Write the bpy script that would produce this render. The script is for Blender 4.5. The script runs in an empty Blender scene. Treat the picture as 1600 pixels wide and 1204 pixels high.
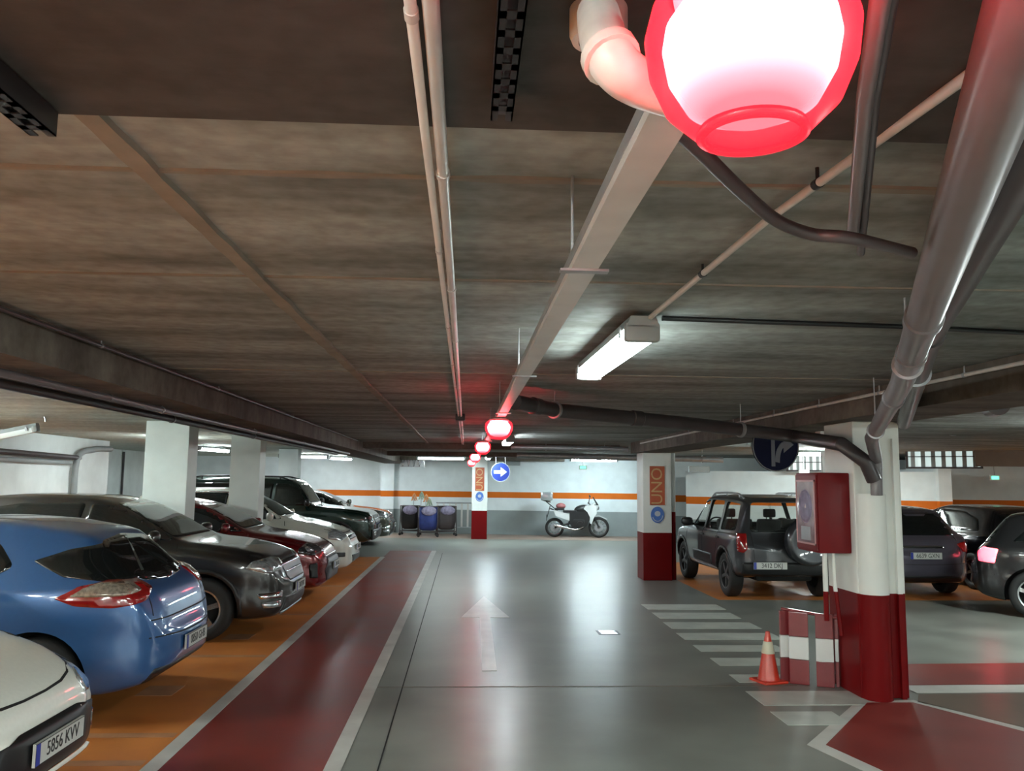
import bpy, bmesh, math, random
from mathutils import Vector, Matrix
from mathutils.bvhtree import BVHTree
from mathutils.geometry import delaunay_2d_cdt
random.seed(7)
PI = math.pi
R = math.radians
col = bpy.context.scene.collection
# ---------------------------------------------------------------- camera
F = 1300.0
H = 1.8
ROLL = R(0.6)
PITCH = math.atan(148.8 / F)
YAW = math.atan(71.4 * math.cos(PITCH) / F)      # to the right of the aisle direction
fwd = Vector((math.sin(YAW) * math.cos(PITCH), math.cos(YAW) * math.cos(PITCH), math.sin(PITCH)))
rt0 = Vector((math.cos(YAW), -math.sin(YAW), 0))
up0 = rt0.cross(fwd)
# right end of the horizon sinks in the picture
rt = rt0 * math.cos(ROLL) + up0 * math.sin(ROLL)
up = rt.cross(fwd)
CAM = Vector((0, 0, H))
def ray(px, py):
    return (fwd * F + rt * (px - 800) + up * (602 - py)) / F
def at(px, py, z=None, Y=None, X=None):
    d = ray(px, py)
    if z is not None: t = (z - H) / d.z
    elif Y is not None: t = Y / d.y
    else: t = X / d.x
    return CAM + d * t
def px_of(p):
    v = Vector(p) - CAM
    f = v.dot(fwd)
    return (800 + F * v.dot(rt) / f, 602 - F * v.dot(up) / f)
cd = bpy.data.cameras.new('camera')
cam = bpy.data.objects.new('camera', cd)
col.objects.link(cam)
m = Matrix((rt, up, -fwd)).transposed().to_4x4()
m.translation = CAM
cam.matrix_world = m
cd.sensor_fit = 'HORIZONTAL'
cd.sensor_width = 36
cd.lens = 36 * F / 1600
cd.clip_start = 0.02
bpy.context.scene.camera = cam
# ---------------------------------------------------------------- materials
def nmat(name):
    m = bpy.data.materials.new(name)
    m.use_nodes = True
    return m, m.node_tree.nodes, m.node_tree.links, m.node_tree.nodes['Principled BSDF']
def mat(name, c, rough=.5, metal=0, coat=0, spec=.5, var=0.06, scale=6, bump=0, emit=None, es=0):
    m, n, l, b = nmat(name)
    b.inputs['Roughness'].default_value = rough
    b.inputs['Metallic'].default_value = metal
    b.inputs['Coat Weight'].default_value = coat
    b.inputs['Coat Roughness'].default_value = .05
    b.inputs['Specular IOR Level'].default_value = spec
    if var or bump:
        tc = n.new('ShaderNodeTexCoord')
        nz = n.new('ShaderNodeTexNoise'); nz.inputs['Scale'].default_value = scale; nz.inputs['Detail'].default_value = 5
        l.new(tc.outputs['Object'], nz.inputs['Vector'])
        cr = n.new('ShaderNodeValToRGB')
        cr.color_ramp.elements[0].position = .3; cr.color_ramp.elements[1].position = .7
        cr.color_ramp.elements[0].color = [x * (1 - var) for x in c] + [1]
        cr.color_ramp.elements[1].color = [min(1, x * (1 + var)) for x in c] + [1]
        l.new(nz.outputs['Fac'], cr.inputs['Fac']); l.new(cr.outputs['Color'], b.inputs['Base Color'])
        if bump:
            bp = n.new('ShaderNodeBump'); bp.inputs['Strength'].default_value = bump; bp.inputs['Distance'].default_value = .02
            l.new(nz.outputs['Fac'], bp.inputs['Height']); l.new(bp.outputs['Normal'], b.inputs['Normal'])
    else:
        b.inputs['Base Color'].default_value = list(c) + [1]
    if emit:
        b.inputs['Emission Color'].default_value = list(emit) + [1]
        b.inputs['Emission Strength'].default_value = es
    return m
def emis(name, c, s):
    m, n, l, b = nmat(name)
    b.inputs['Base Color'].default_value = (.8, .8, .8, 1)
    b.inputs['Emission Color'].default_value = list(c) + [1]
    b.inputs['Emission Strength'].default_value = s
    return m
def zband(name, bands, rough=.5, scale=3, var=.08, bump=.02, spec=.1):
    # bands: [(z_top, colour), ...] painted bands that follow the height above the floor
    m, n, l, b = nmat(name)
    b.inputs['Roughness'].default_value = rough
    b.inputs['Specular IOR Level'].default_value = spec
    g = n.new('ShaderNodeNewGeometry'); s = n.new('ShaderNodeSeparateXYZ')
    l.new(g.outputs['Position'], s.inputs[0])
    nz = n.new('ShaderNodeTexNoise'); nz.inputs['Scale'].default_value = scale; nz.inputs['Detail'].default_value = 6
    l.new(g.outputs['Position'], nz.inputs['Vector'])
    cur = None
    for zt, c in bands:
        if cur is None:
            rgb = n.new('ShaderNodeRGB'); rgb.outputs[0].default_value = list(c) + [1]; cur = rgb.outputs[0]; last = zt
            continue
        gt = n.new('ShaderNodeMath'); gt.operation = 'GREATER_THAN'; gt.inputs[1].default_value = last
        l.new(s.outputs['Z'], gt.inputs[0])
        mx = n.new('ShaderNodeMixRGB'); l.new(gt.outputs[0], mx.inputs[0]); l.new(cur, mx.inputs[1]); mx.inputs[2].default_value = list(c) + [1]
        cur = mx.outputs[0]; last = zt
    mr = n.new('ShaderNodeMapRange'); mr.inputs['From Min'].default_value = .3; mr.inputs['From Max'].default_value = .7
    mr.inputs['To Min'].default_value = 1 - var; mr.inputs['To Max'].default_value = 1 + var * .3
    l.new(nz.outputs['Fac'], mr.inputs[0])
    hs = n.new('ShaderNodeHueSaturation'); l.new(mr.outputs[0], hs.inputs['Value']); l.new(cur, hs.inputs['Color'])
    l.new(hs.outputs[0], b.inputs['Base Color'])
    bp = n.new('ShaderNodeBump'); bp.inputs['Strength'].default_value = bump * 5; bp.inputs['Distance'].default_value = .01
    l.new(nz.outputs['Fac'], bp.inputs['Height']); l.new(bp.outputs['Normal'], b.inputs['Normal'])
    return m
def concrete_ceiling(name, dark, light):
    m, n, l, b = nmat(name)
    b.inputs['Roughness'].default_value = .75; b.inputs['Specular IOR Level'].default_value = .25
    g = n.new('ShaderNodeNewGeometry')
    mp = n.new('ShaderNodeMapping'); mp.inputs['Scale'].default_value = (.35, 1.6, 1)
    l.new(g.outputs['Position'], mp.inputs[0])
    a = n.new('ShaderNodeTexNoise'); a.inputs['Scale'].default_value = 1.6; a.inputs['Detail'].default_value = 9; a.inputs['Roughness'].default_value = .62
    l.new(mp.outputs[0], a.inputs['Vector'])
    c1 = n.new('ShaderNodeValToRGB'); c1.color_ramp.elements[0].position = .34; c1.color_ramp.elements[1].position = .66
    c1.color_ramp.elements[0].color = list(dark) + [1]; c1.color_ramp.elements[1].color = list(light) + [1]
    l.new(a.outputs['Fac'], c1.inputs[0])
    # form-board marks that run across the aisle
    w = n.new('ShaderNodeTexWave'); w.bands_direction = 'Y'; w.inputs['Scale'].default_value = .55; w.inputs['Distortion'].default_value = 3.0
    w.inputs['Detail'].default_value = 4; w.inputs['Detail Scale'].default_value = 1.5
    l.new(g.outputs['Position'], w.inputs['Vector'])
    c2 = n.new('ShaderNodeValToRGB'); c2.color_ramp.elements[0].position = 0; c2.color_ramp.elements[1].position = .25
    c2.color_ramp.elements[0].color = (.82, .80, .77, 1); c2.color_ramp.elements[1].color = (1, 1, 1, 1)
    l.new(w.outputs['Color'], c2.inputs[0])
    mx = n.new('ShaderNodeMixRGB'); mx.blend_type = 'MULTIPLY'; mx.inputs[0].default_value = .8
    l.new(c1.outputs[0], mx.inputs[1]); l.new(c2.outputs[0], mx.inputs[2])
    s2 = n.new('ShaderNodeTexNoise'); s2.inputs['Scale'].default_value = 14; s2.inputs['Detail'].default_value = 8
    l.new(g.outputs['Position'], s2.inputs['Vector'])
    c3 = n.new('ShaderNodeValToRGB'); c3.color_ramp.elements[0].position = .3; c3.color_ramp.elements[1].position = .62
    c3.color_ramp.elements[0].color = (.55, .52, .49, 1); c3.color_ramp.elements[1].color = (1.0, 1.0, 1.0, 1)
    l.new(s2.outputs['Fac'], c3.inputs[0])
    m2 = n.new('ShaderNodeMixRGB'); m2.blend_type = 'MULTIPLY'; m2.inputs[0].default_value = .6
    l.new(mx.outputs[0], m2.inputs[1]); l.new(c3.outputs[0], m2.inputs[2])
    l.new(m2.outputs[0], b.inputs['Base Color'])
    bp = n.new('ShaderNodeBump'); bp.inputs['Strength'].default_value = .35; bp.inputs['Distance'].default_value = .02
    l.new(a.outputs['Fac'], bp.inputs['Height']); l.new(bp.outputs['Normal'], b.inputs['Normal'])
    return m
def floor_mat(name, dark, light, r0, r1, scale=1.1, coat=.12):
    m, n, l, b = nmat(name)
    g = n.new('ShaderNodeNewGeometry')
    a = n.new('ShaderNodeTexNoise'); a.inputs['Scale'].default_value = scale; a.inputs['Detail'].default_value = 7
    l.new(g.outputs['Position'], a.inputs['Vector'])
    c1 = n.new('ShaderNodeValToRGB'); c1.color_ramp.elements[0].position = .35; c1.color_ramp.elements[1].position = .65
    c1.color_ramp.elements[0].color = list(dark) + [1]; c1.color_ramp.elements[1].color = list(light) + [1]
    l.new(a.outputs['Fac'], c1.inputs[0]); l.new(c1.outputs[0], b.inputs['Base Color'])
    mr = n.new('ShaderNodeMapRange'); mr.inputs['From Min'].default_value = .35; mr.inputs['From Max'].default_value = .65
    mr.inputs['To Min'].default_value = r0; mr.inputs['To Max'].default_value = r1
    l.new(a.outputs['Fac'], mr.inputs[0]); l.new(mr.outputs[0], b.inputs['Roughness'])
    b.inputs['Specular IOR Level'].default_value = .36
    b.inputs['Coat Weight'].default_value = coat; b.inputs['Coat Roughness'].default_value = .22
    a2 = n.new('ShaderNodeTexNoise'); a2.inputs['Scale'].default_value = 3.5; a2.inputs['Detail'].default_value = 3
    l.new(g.outputs['Position'], a2.inputs['Vector'])
    bp = n.new('ShaderNodeBump'); bp.inputs['Strength'].default_value = .04; bp.inputs['Distance'].default_value = .02
    l.new(a2.outputs['Fac'], bp.inputs['Height']); l.new(bp.outputs['Normal'], b.inputs['Normal'])
    return m
def glassm(name, c, tr=.0, rough=.03):
    m, n, l, b = nmat(name)
    b.inputs['Base Color'].default_value = list(c) + [1]
    b.inputs['Roughness'].default_value = rough
    b.inputs['Specular IOR Level'].default_value = .6
    if tr:
        t = n.new('ShaderNodeBsdfTransparent'); t.inputs[0].default_value = (tr, tr * 1.02, tr, 1)
        mx = n.new('ShaderNodeMixShader'); mx.inputs[0].default_value = .28
        gl = n.new('ShaderNodeBsdfGlossy'); gl.inputs['Roughness'].default_value = rough; gl.inputs[0].default_value = (.6, .65, .65, 1)
        mx.inputs[0].default_value = .10
        l.new(t.outputs[0], mx.inputs[1]); l.new(gl.outputs[0], mx.inputs[2])
        l.new(mx.outputs[0], n['Material Output'].inputs[0])
    return m
def paint(name, c, metal=.25, rough=.32):
    return mat(name, c, rough=rough, metal=metal, coat=1.0, var=.03, scale=40)
WHITE = (.82, .89, .91); RED = (.15, .004, .005)
M = dict(
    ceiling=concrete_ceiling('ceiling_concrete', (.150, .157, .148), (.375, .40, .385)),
    ceilshade=concrete_ceiling('shaded_ceiling_concrete', (.056, .050, .046), (.090, .080, .074)),  # shade of the near ceiling put into the concrete colour
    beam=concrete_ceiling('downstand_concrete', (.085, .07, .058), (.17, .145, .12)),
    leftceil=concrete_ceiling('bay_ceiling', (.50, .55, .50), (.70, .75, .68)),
    ridge=mat('ridge_concrete', (.22, .19, .155), .8, var=.2, bump=.4),
    floor=floor_mat('polished_floor', (.17, .175, .155), (.25, .26, .23), .30, .36),
    orange=floor_mat('orange_floor', (.50, .16, .035), (.64, .23, .055), .40, .5, 2, .12),
    maroon=floor_mat('maroon_floor', (.17, .018, .013), (.25, .034, .024), .36, .42, 1.5, .3),
    line=mat('line_paint', (.55, .54, .50), .35, var=.15, scale=3),
    fadedline=mat('faded_line_paint', (.42, .20, .10), .45, var=.2, scale=5),
    cross=mat('crosswalk_paint', (.52, .55, .50), .35, var=.15, scale=3),
    wall=zband('wall_paint', [(.80, (.33, .37, .37)), (1.22, WHITE), (1.42, (.72, .17, .02)), (9, WHITE)]),
    leftwall=zband('left_wall_paint', [(.80, (.33, .37, .37)), (9, (.84, .90, .88))]),
    pillar=zband('pillar_paint', [(.87, RED), (9, (.76, .78, .74))], rough=.35),
    red=mat('red_enamel', (.15, .005, .007), .4, spec=.25, var=.08),
    white=mat('white_plastic', (.7, .7, .68), .4, var=.05),
    steel=mat('galvanised_steel', (.38, .40, .42), .38, metal=.6, var=.1, scale=12),
    conduit=mat('grey_conduit', (.50, .50, .49), .35, var=.08, scale=8),
    pvc=mat('grey_pvc', (.13, .115, .12), .32, var=.12, scale=6),
    pvcwhite=mat('white_pvc', (.55, .50, .46), .35, var=.08, scale=20),
    darkpipe=mat('dark_pipe', (.05, .04, .042), .35, var=.15),
    black=mat('black_plastic', (.012, .012, .013), .4, var=.1),
    rubber=mat('tyre_rubber', (.014, .014, .014), .7, var=.1, scale=30),
    under=mat('underbody', (.006, .006, .006), .8, var=.1),
    alloy=mat('alloy_rim', (.42, .43, .44), .25, metal=.8, var=.03),
    darkalloy=mat('dark_rim', (.10, .10, .105), .35, metal=.6, var=.03),
    chrome=mat('chrome', (.75, .77, .8), .12, metal=1, var=0),
    glass=glassm('dark_glass', (.008, .01, .01)),
    clear=glassm('clear_glass', (1, 1, 1), tr=.88),
    tint=glassm('tinted_glass', (1, 1, 1), tr=.5),
    lens=mat('head_lamp_lens', (.55, .60, .62), .08, metal=.7, coat=1, var=.35, scale=25),
    smoke=mat('smoked_lens', (.05, .05, .055), .08, metal=.4, coat=1, var=.3, scale=25),
    redlens=mat('tail_lamp_red', (.28, .008, .008), .15, coat=1, var=.2, scale=20),
    clearlens=mat('tail_lamp_clear', (.36, .30, .24), .15, metal=.4, coat=1, var=.4, scale=45),
    brake=emis('lit_tail_lamp', (1, .02, .06), 1.2),
    plate=mat('plate_white', (.52, .53, .50), .4, var=.04),
    plateblue=mat('plate_blue', (.03, .05, .3), .4, var=0),
    ink=mat('plate_ink', (.02, .02, .02), .5, var=0),
    seat=mat('seat_fabric', (.02, .02, .022), .8, var=.2),
    tube=emis('tube_diffuser', (.86, 1.0, .97), 9), tubeb=emis('bright_tube_diffuser', (.88, 1.0, .96), 58), tubef=emis('far_tube_diffuser', (.78, .96, 1.0), 38), tubem=emis('medium_tube_diffuser', (.88, .97, 1.0), 20),
    diffoff=mat('unlit_diffuser', (.84, .90, .88), .3, var=.02),
    bulb=emis('red_lamp_bulb', (1, .42, .43), 1.0),
    blue=mat('sign_blue', (.012, .03, .20), .35, var=.04),
    signwhite=mat('sign_white', (.5, .53, .6), .4, var=.03),
    signgrey=mat('sign_grey', (.09, .09, .11), .6, var=.04), signface=mat('sign_navy', (.003, .004, .020), .6, spec=.08, var=.04),
    orangesign=mat('sign_orange', (.42, .07, .015), .45, var=.08),
    tan=mat('sign_letters', (.55, .33, .14), .5, var=.05),
    signp=mat('sign_light_blue', (.06, .16, .50), .4, var=.06),
    green=emis('exit_green', (.05, 1, .55), .5),
    cone=mat('cone_orange', (.55, .035, .012), .4, var=.08, coat=.2),
    bagblue=mat('bag_blue', (.02, .035, .16), .5, var=.3),
    baggrey=mat('bag_lilac', (.25, .22, .32), .6, var=.35, scale=14),
    mop=mat('mop_green', (.38, .46, .34), .8, var=.3),
    mopo=mat('mop_orange', (.75, .33, .14), .8, var=.2),
    brown=mat('brown_board', (.10, .055, .03), .6, var=.1),
    bikewhite=mat('bike_white', (.6, .62, .62), .25, coat=.8, var=.03),
    bikered=mat('bike_red_cloth', (.35, .12, .12), .6, var=.3),
    silverbox=mat('silver_case', (.55, .58, .6), .2, metal=.7, var=.05),
    hoseglass=mat('cabinet_window', (.30, .20, .22), .12, coat=.8, var=.35, scale=8),
    concretegrey=mat('grey_box', (.30, .33, .33), .5, var=.06),
)
def redglass():
    m, n, l, b = nmat('red_lamp_globe')
    t = n.new('ShaderNodeBsdfTransparent'); t.inputs[0].default_value = (1, .32, .34, 1)
    b.inputs['Base Color'].default_value = (.5, .01, .02, 1); b.inputs['Roughness'].default_value = .35
    b.inputs['Emission Color'].default_value = (1, .035, .07, 1); b.inputs['Emission Strength'].default_value = .35
    mx = n.new('ShaderNodeMixShader'); mx.inputs[0].default_value = .45
    l.new(t.outputs[0], mx.inputs[1]); l.new(b.outputs[0], mx.inputs[2]); l.new(mx.outputs[0], n['Material Output'].inputs[0])
    return m
M['globe'] = redglass()
def bulbmat():
    m, n, l, b = nmat('red_lamp_core')
    tc = n.new('ShaderNodeTexCoord'); s = n.new('ShaderNodeSeparateXYZ'); l.new(tc.outputs['Object'], s.inputs[0])
    mr = n.new('ShaderNodeMapRange'); mr.inputs['From Min'].default_value = -.11; mr.inputs['From Max'].default_value = -.03
    mr.inputs['To Min'].default_value = 1.6; mr.inputs['To Max'].default_value = 18; l.new(s.outputs['Z'], mr.inputs[0])
    b.inputs['Emission Color'].default_value = (1, .22, .24, 1); l.new(mr.outputs[0], b.inputs['Emission Strength'])
    return m
M['bulb'] = bulbmat()
# ---------------------------------------------------------------- mesh helpers
def obj(name, bm, material, parent=None, smooth=False, loc=None):
    me = bpy.data.meshes.new(name)
    bmesh.ops.recalc_face_normals(bm, faces=bm.faces)
    bm.to_mesh(me); bm.free()
    mats = material if isinstance(material, (list, tuple)) else [material]
    for q in mats: me.materials.append(M[q] if isinstance(q, str) else q)
    if smooth:
        for p in me.polygons: p.use_smooth = True
        if smooth == 'auto':
            me.set_sharp_from_angle(angle=R(38))
    o = bpy.data.objects.new(name, me); col.objects.link(o)
    if parent: o.parent = parent
    if loc is not None: o.location = loc
    return o
def tag(o, label=None, cat=None, group=None, kind=None):
    if label: o['label'] = label
    if cat: o['category'] = cat
    if group: o['group'] = group
    if kind: o['kind'] = kind
    return o
def thing(name, label, cat, loc=(0, 0, 0), rz=0, group=None):
    o = bpy.data.objects.new(name, None); col.objects.link(o)
    o.location = loc; o.rotation_euler = (0, 0, rz); o.empty_display_size = .1
    return tag(o, label, cat, group)
def struct(name, bm, m, parent=None, smooth=False):
    o = obj(name, bm, m, parent, smooth)
    if not parent: o['kind'] = 'structure'
    return o
def B(): return bmesh.new()
def box(bm, c, s, rz=0, bev=0, rot=None):
    mm = Matrix.Translation(c) @ (rot if rot is not None else Matrix.Rotation(rz, 4, 'Z')) @ Matrix.Diagonal((s[0], s[1], s[2], 1))
    r = bmesh.ops.create_cube(bm, size=1, matrix=mm)
    if bev:
        ed = set()
        for v in r['verts']:
            for e in v.link_edges: ed.add(e)
        bmesh.ops.bevel(bm, geom=list(ed), offset=bev, segments=2, profile=.6, affect='EDGES')
    return bm
def boxm(x0, x1, y0, y1, z0, z1, bm=None, bev=0):
    bm = bm or B()
    return box(bm, ((x0 + x1) / 2, (y0 + y1) / 2, (z0 + z1) / 2), (abs(x1 - x0), abs(y1 - y0), abs(z1 - z0)), bev=bev)
def crom(pts, n=6, closed=False):
    P = [Vector(p) for p in pts]
    out = []
    N = len(P)
    for i in range(N - 1):
        p0 = P[i - 1] if i > 0 else P[0] * 2 - P[1]
        p3 = P[i + 2] if i + 2 < N else P[-1] * 2 - P[-2]
        p1, p2 = P[i], P[i + 1]
        for k in range(n):
            t = k / n
            out.append(.5 * ((2 * p1) + (p2 - p0) * t + (2 * p0 - 5 * p1 + 4 * p2 - p3) * t * t + (3 * p1 - p0 - 3 * p2 + p3) * t ** 3))
    out.append(P[-1])
    return out
def tube(bm, pts, r, seg=12, caps=True):
    P = [Vector(p) for p in pts]
    rings = []
    t0 = (P[1] - P[0]).normalized()
    a = t0.orthogonal().normalized()
    for i, p in enumerate(P):
        t = (P[min(i + 1, len(P) - 1)] - P[max(i - 1, 0)]).normalized()
        a = (a - t * a.dot(t)).normalized(); b = t.cross(a)
        rr = r[i] if isinstance(r, (list, tuple)) else r
        rings.append([bm.verts.new(p + (a * math.cos(2 * PI * k / seg) + b * math.sin(2 * PI * k / seg)) * rr) for k in range(seg)])
    for i in range(len(rings) - 1):
        for k in range(seg):
            bm.faces.new((rings[i][k], rings[i][(k + 1) % seg], rings[i + 1][(k + 1) % seg], rings[i + 1][k]))
    if caps:
        bm.faces.new(rings[0][::-1]); bm.faces.new(rings[-1])
    return bm
def cyl(bm, a, b, r, seg=20): return tube(bm, [a, b], r, seg)
def lathe(bm, prof, seg=32, mtx=None):
    # prof: [(r, z)], axis z
    mtx = mtx or Matrix()
    rings = []
    for r, z in prof:
        if r < 1e-5: rings.append([bm.verts.new(mtx @ Vector((0, 0, z)))])
        else: rings.append([bm.verts.new(mtx @ Vector((r * math.cos(2 * PI * k / seg), r * math.sin(2 * PI * k / seg), z))) for k in range(seg)])
    for i in range(len(rings) - 1):
        A, C = rings[i], rings[i + 1]
        for k in range(seg):
            k2 = (k + 1) % seg
            if len(A) == 1 and len(C) == 1: continue
            if len(A) == 1: bm.faces.new((A[0], C[k2], C[k]))
            elif len(C) == 1: bm.faces.new((A[k], A[k2], C[0]))
            else: bm.faces.new((A[k], A[k2], C[k2], C[k]))
    return bm
def prism(bm, poly, mtx, h):
    # poly in local xy, extruded along local z by h
    a = [bm.verts.new(mtx @ Vector((x, y, 0))) for x, y in poly]
    b = [bm.verts.new(mtx @ Vector((x, y, h))) for x, y in poly]
    bm.faces.new(a[::-1]); bm.faces.new(b)
    for i in range(len(a)):
        j = (i + 1) % len(a)
        bm.faces.new((a[i], a[j], b[j], b[i]))
    return bm
def flat(name, poly, z, material, parent=None, th=.002, **k):
    bm = B(); prism(bm, [(p[0], p[1]) for p in poly], Matrix.Translation((0, 0, z)), th)
    return obj(name, bm, material, parent)
def text_bm(s, size, mtx, ext=.001, align='CENTER'):
    cu = bpy.data.curves.new('t', 'FONT'); cu.body = s; cu.size = size; cu.extrude = ext
    cu.align_x = align; cu.align_y = 'CENTER'; cu.resolution_u = 3
    o = bpy.data.objects.new('t', cu); col.objects.link(o)
    me = o.to_mesh()
    bm = B(); bm.from_mesh(me); bm.transform(mtx)
    o.to_mesh_clear(); bpy.data.objects.remove(o); bpy.data.curves.remove(cu)
    return bm
def copy_tree(o, parent=None):
    c = o.copy(); col.objects.link(c); c.parent = parent
    for ch in list(o.children): copy_tree(ch, c)
    return c
# ---------------------------------------------------------------- cars
def interp(tab, u):
    # monotone cubic through (u, value) pairs
    xs = [a for a, _ in tab]; ys = [b for _, b in tab]
    n = len(xs)
    if u <= xs[0]: return ys[0]
    if u >= xs[-1]: return ys[-1]
    d = [(ys[i + 1] - ys[i]) / (xs[i + 1] - xs[i]) for i in range(n - 1)]
    ms = [d[0]] + [0 if d[i - 1] * d[i] <= 0 else 2 * d[i - 1] * d[i] / (d[i - 1] + d[i]) for i in range(1, n - 1)] + [d[-1]]
    for i in range(n - 1):
        if u <= xs[i + 1]:
            h = xs[i + 1] - xs[i]; t = (u - xs[i]) / h
            return ((2 * t ** 3 - 3 * t * t + 1) * ys[i] + (t ** 3 - 2 * t * t + t) * h * ms[i]
                    + (-2 * t ** 3 + 3 * t * t) * ys[i + 1] + (t ** 3 - t * t) * h * ms[i + 1])
def section(sp, u):
    hw = sp['W'] / 2
    w = interp(sp['w'], u) * hw; top = interp(sp['top'], u); zb = interp(sp['bot'], u)
    sh = min(interp(sp['sh'], u), top - .03); wr = min(interp(sp['wr'], u) * hw, w * .93)
    h = top - sh; b = sh - zb
    cr = sp.get('crease', 0)
    pts = [(0, zb), (.5 * w, zb), (.86 * w, zb + .01), (.965 * w, zb + .10 * b + .02), (w * .995, zb + .34 * b), (w * (1 - cr), zb + .56 * b),
           (w, zb + .76 * b), (w * .985, sh - .05 * min(1, b)), (w * .945, sh + .012), (wr + (w * .93 - wr) * .55, sh + h * .42), (wr + (w * .93 - wr) * .08, sh + h * .80),
           (wr * .90, sh + h * .945), (wr * .60, sh + h * .99), (0, sh + h * 1.0)]
    c = crom([(x, z, 0) for x, z in pts], 4)
    return [(p.x, p.y) for p in c]
def shell_bm(sp):
    L = sp['L']
    us = sorted(set([round(x, 4) for x in [0, .003, .008, .016, .028] + [.04 + .02 * i for i in range(46)] + [.955, .967, .975, .984, .992, .997, 1]] + sp.get('extra', [])))
    bm = B(); rings = []
    for u in us:
        s = section(sp, u); x = L / 2 - u * L
        full = [(y, z) for y, z in s] + [(-y, z) for y, z in s[-2:0:-1]]
        rings.append([bm.verts.new((x, y, z)) for y, z in full])
    n = len(rings[0])
    for i in range(len(rings) - 1):
        for k in range(n):
            bm.faces.new((rings[i][k], rings[i][(k + 1) % n], rings[i + 1][(k + 1) % n], rings[i + 1][k]))
    for ring, dx in ((rings[0], 1), (rings[-1], -1)):
        zc = sum(v.co.z for v in ring) / n
        prev = ring
        for f, d in ((.8, .035), (.5, .055), (.2, .06)):
            nr = [bm.verts.new((v.co.x + dx * d, v.co.y * f, zc + (v.co.z - zc) * f)) for v in ring]
            for k in range(n): bm.faces.new((prev[k], prev[(k + 1) % n], nr[(k + 1) % n], nr[k]))
            prev = nr
        bm.faces.new(prev)
    bmesh.ops.recalc_face_normals(bm, faces=bm.faces)
    return bm
def cdt_grid(poly, step):
    pts = [Vector(p) for p in poly]; bp = []
    for i, p in enumerate(pts):
        q = pts[(i + 1) % len(pts)]
        k = max(1, int((q - p).length / step))
        for j in range(k): bp.append(p.lerp(q, j / k))
    nb = len(bp)
    x0 = min(p.x for p in bp); x1 = max(p.x for p in bp); y0 = min(p.y for p in bp); y1 = max(p.y for p in bp)
    inner = []
    x = x0 + step / 2
    while x < x1:
        y = y0 + step / 2
        while y < y1:
            c = False; j = nb - 1
            for i in range(nb):
                if (bp[i].y > y) != (bp[j].y > y) and x < (bp[j].x - bp[i].x) * (y - bp[i].y) / (bp[j].y - bp[i].y + 1e-12) + bp[i].x: c = not c
                j = i
            if c and min((Vector((x, y)) - q).length for q in bp) > step * .4: inner.append(Vector((x, y)))
            y += step
        x += step
    v, e, f, *_ = delaunay_2d_cdt(bp + inner, [(i, (i + 1) % nb) for i in range(nb)], [list(range(nb))], 1, 1e-6)
    return v, f
def round_poly(poly, r=.04, n=4):
    out = []; N = len(poly)
    P = [Vector(p) for p in poly]
    for i in range(N):
        a, b, c = P[i - 1], P[i], P[(i + 1) % N]
        ra = min(r, (a - b).length * .45); rc = min(r, (c - b).length * .45)
        s = b + (a - b).normalized() * ra; e = b + (c - b).normalized() * rc
        for k in range(n + 1):
            t = k / n
            out.append(tuple((1 - t) ** 2 * s + 2 * t * (1 - t) * b + t * t * e))
    return out
def patch_bm(bvh, poly, phi, off=.006, depth=.03, step=.05, s0=0, rnd=.03, dz=0, bm=None, top=False):
    """a panel that hugs the body: poly in (s, z), seen from azimuth phi (degrees, 0 = front)"""
    bm = bm or B()
    a = R(phi); out = Vector((math.cos(a), math.sin(a), 0)); perp = Vector((-math.sin(a), math.cos(a), 0)); zv = Vector((0, 0, 1))
    if top: out = Vector((0, 0, 1)); perp = Vector((1, 0, 0)); zv = Vector((0, 1, 0))
    if rnd: poly = round_poly(poly, rnd)
    vs, fs = cdt_grid(poly, step)
    vt = []; nt = []
    for p in vs:
        o = out * 5 + perp * (p[0] + s0) + zv * (p[1] + dz)
        h = bvh.ray_cast(o, -out)
        vt.append(h[0]); nt.append(h[1])
    V = [bm.verts.new(h + nn * off) if h is not None else None for h, nn in zip(vt, nt)]
    ne = {}
    for f in fs:
        if any(V[i] is None for i in f): continue
        try: bm.faces.new([V[i] for i in f])
        except ValueError: continue
        for i in range(len(f)):
            e = (f[i], f[(i + 1) % len(f)])
            if (e[1], e[0]) in ne: ne.pop((e[1], e[0]))
            else: ne[e] = 1
    low = {}
    for (i, j) in list(ne):
        for q in (i, j):
            if q not in low: low[q] = bm.verts.new(V[q].co - nt[q] * depth)
        try: bm.faces.new((V[j], V[i], low[i], low[j]))
        except ValueError: pass
    return bm
def strip_poly(line, w):
    P = [Vector(p) for p in line]; A = []; Bk = []
    for i, p in enumerate(P):
        t = (P[min(i + 1, len(P) - 1)] - P[max(i - 1, 0)]).normalized(); nrm = Vector((-t.y, t.x))
        A.append(tuple(p + nrm * w / 2)); Bk.append(tuple(p - nrm * w / 2))
    return A + Bk[::-1]
def line_bm(bvh, line, phi, w=.012, off=.001, s0=0, bm=None):
    return patch_bm(bvh, strip_poly([tuple(v)[:2] for v in crom([(a, b, 0) for a, b in line], 3)], w), phi, off=off, depth=.004, step=.06, s0=s0, rnd=0, bm=bm)
def ellipse(cx, cy, rx, ry, n=20):
    return [(cx + rx * math.cos(2 * PI * k / n), cy + ry * math.sin(2 * PI * k / n)) for k in range(n)]
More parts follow.
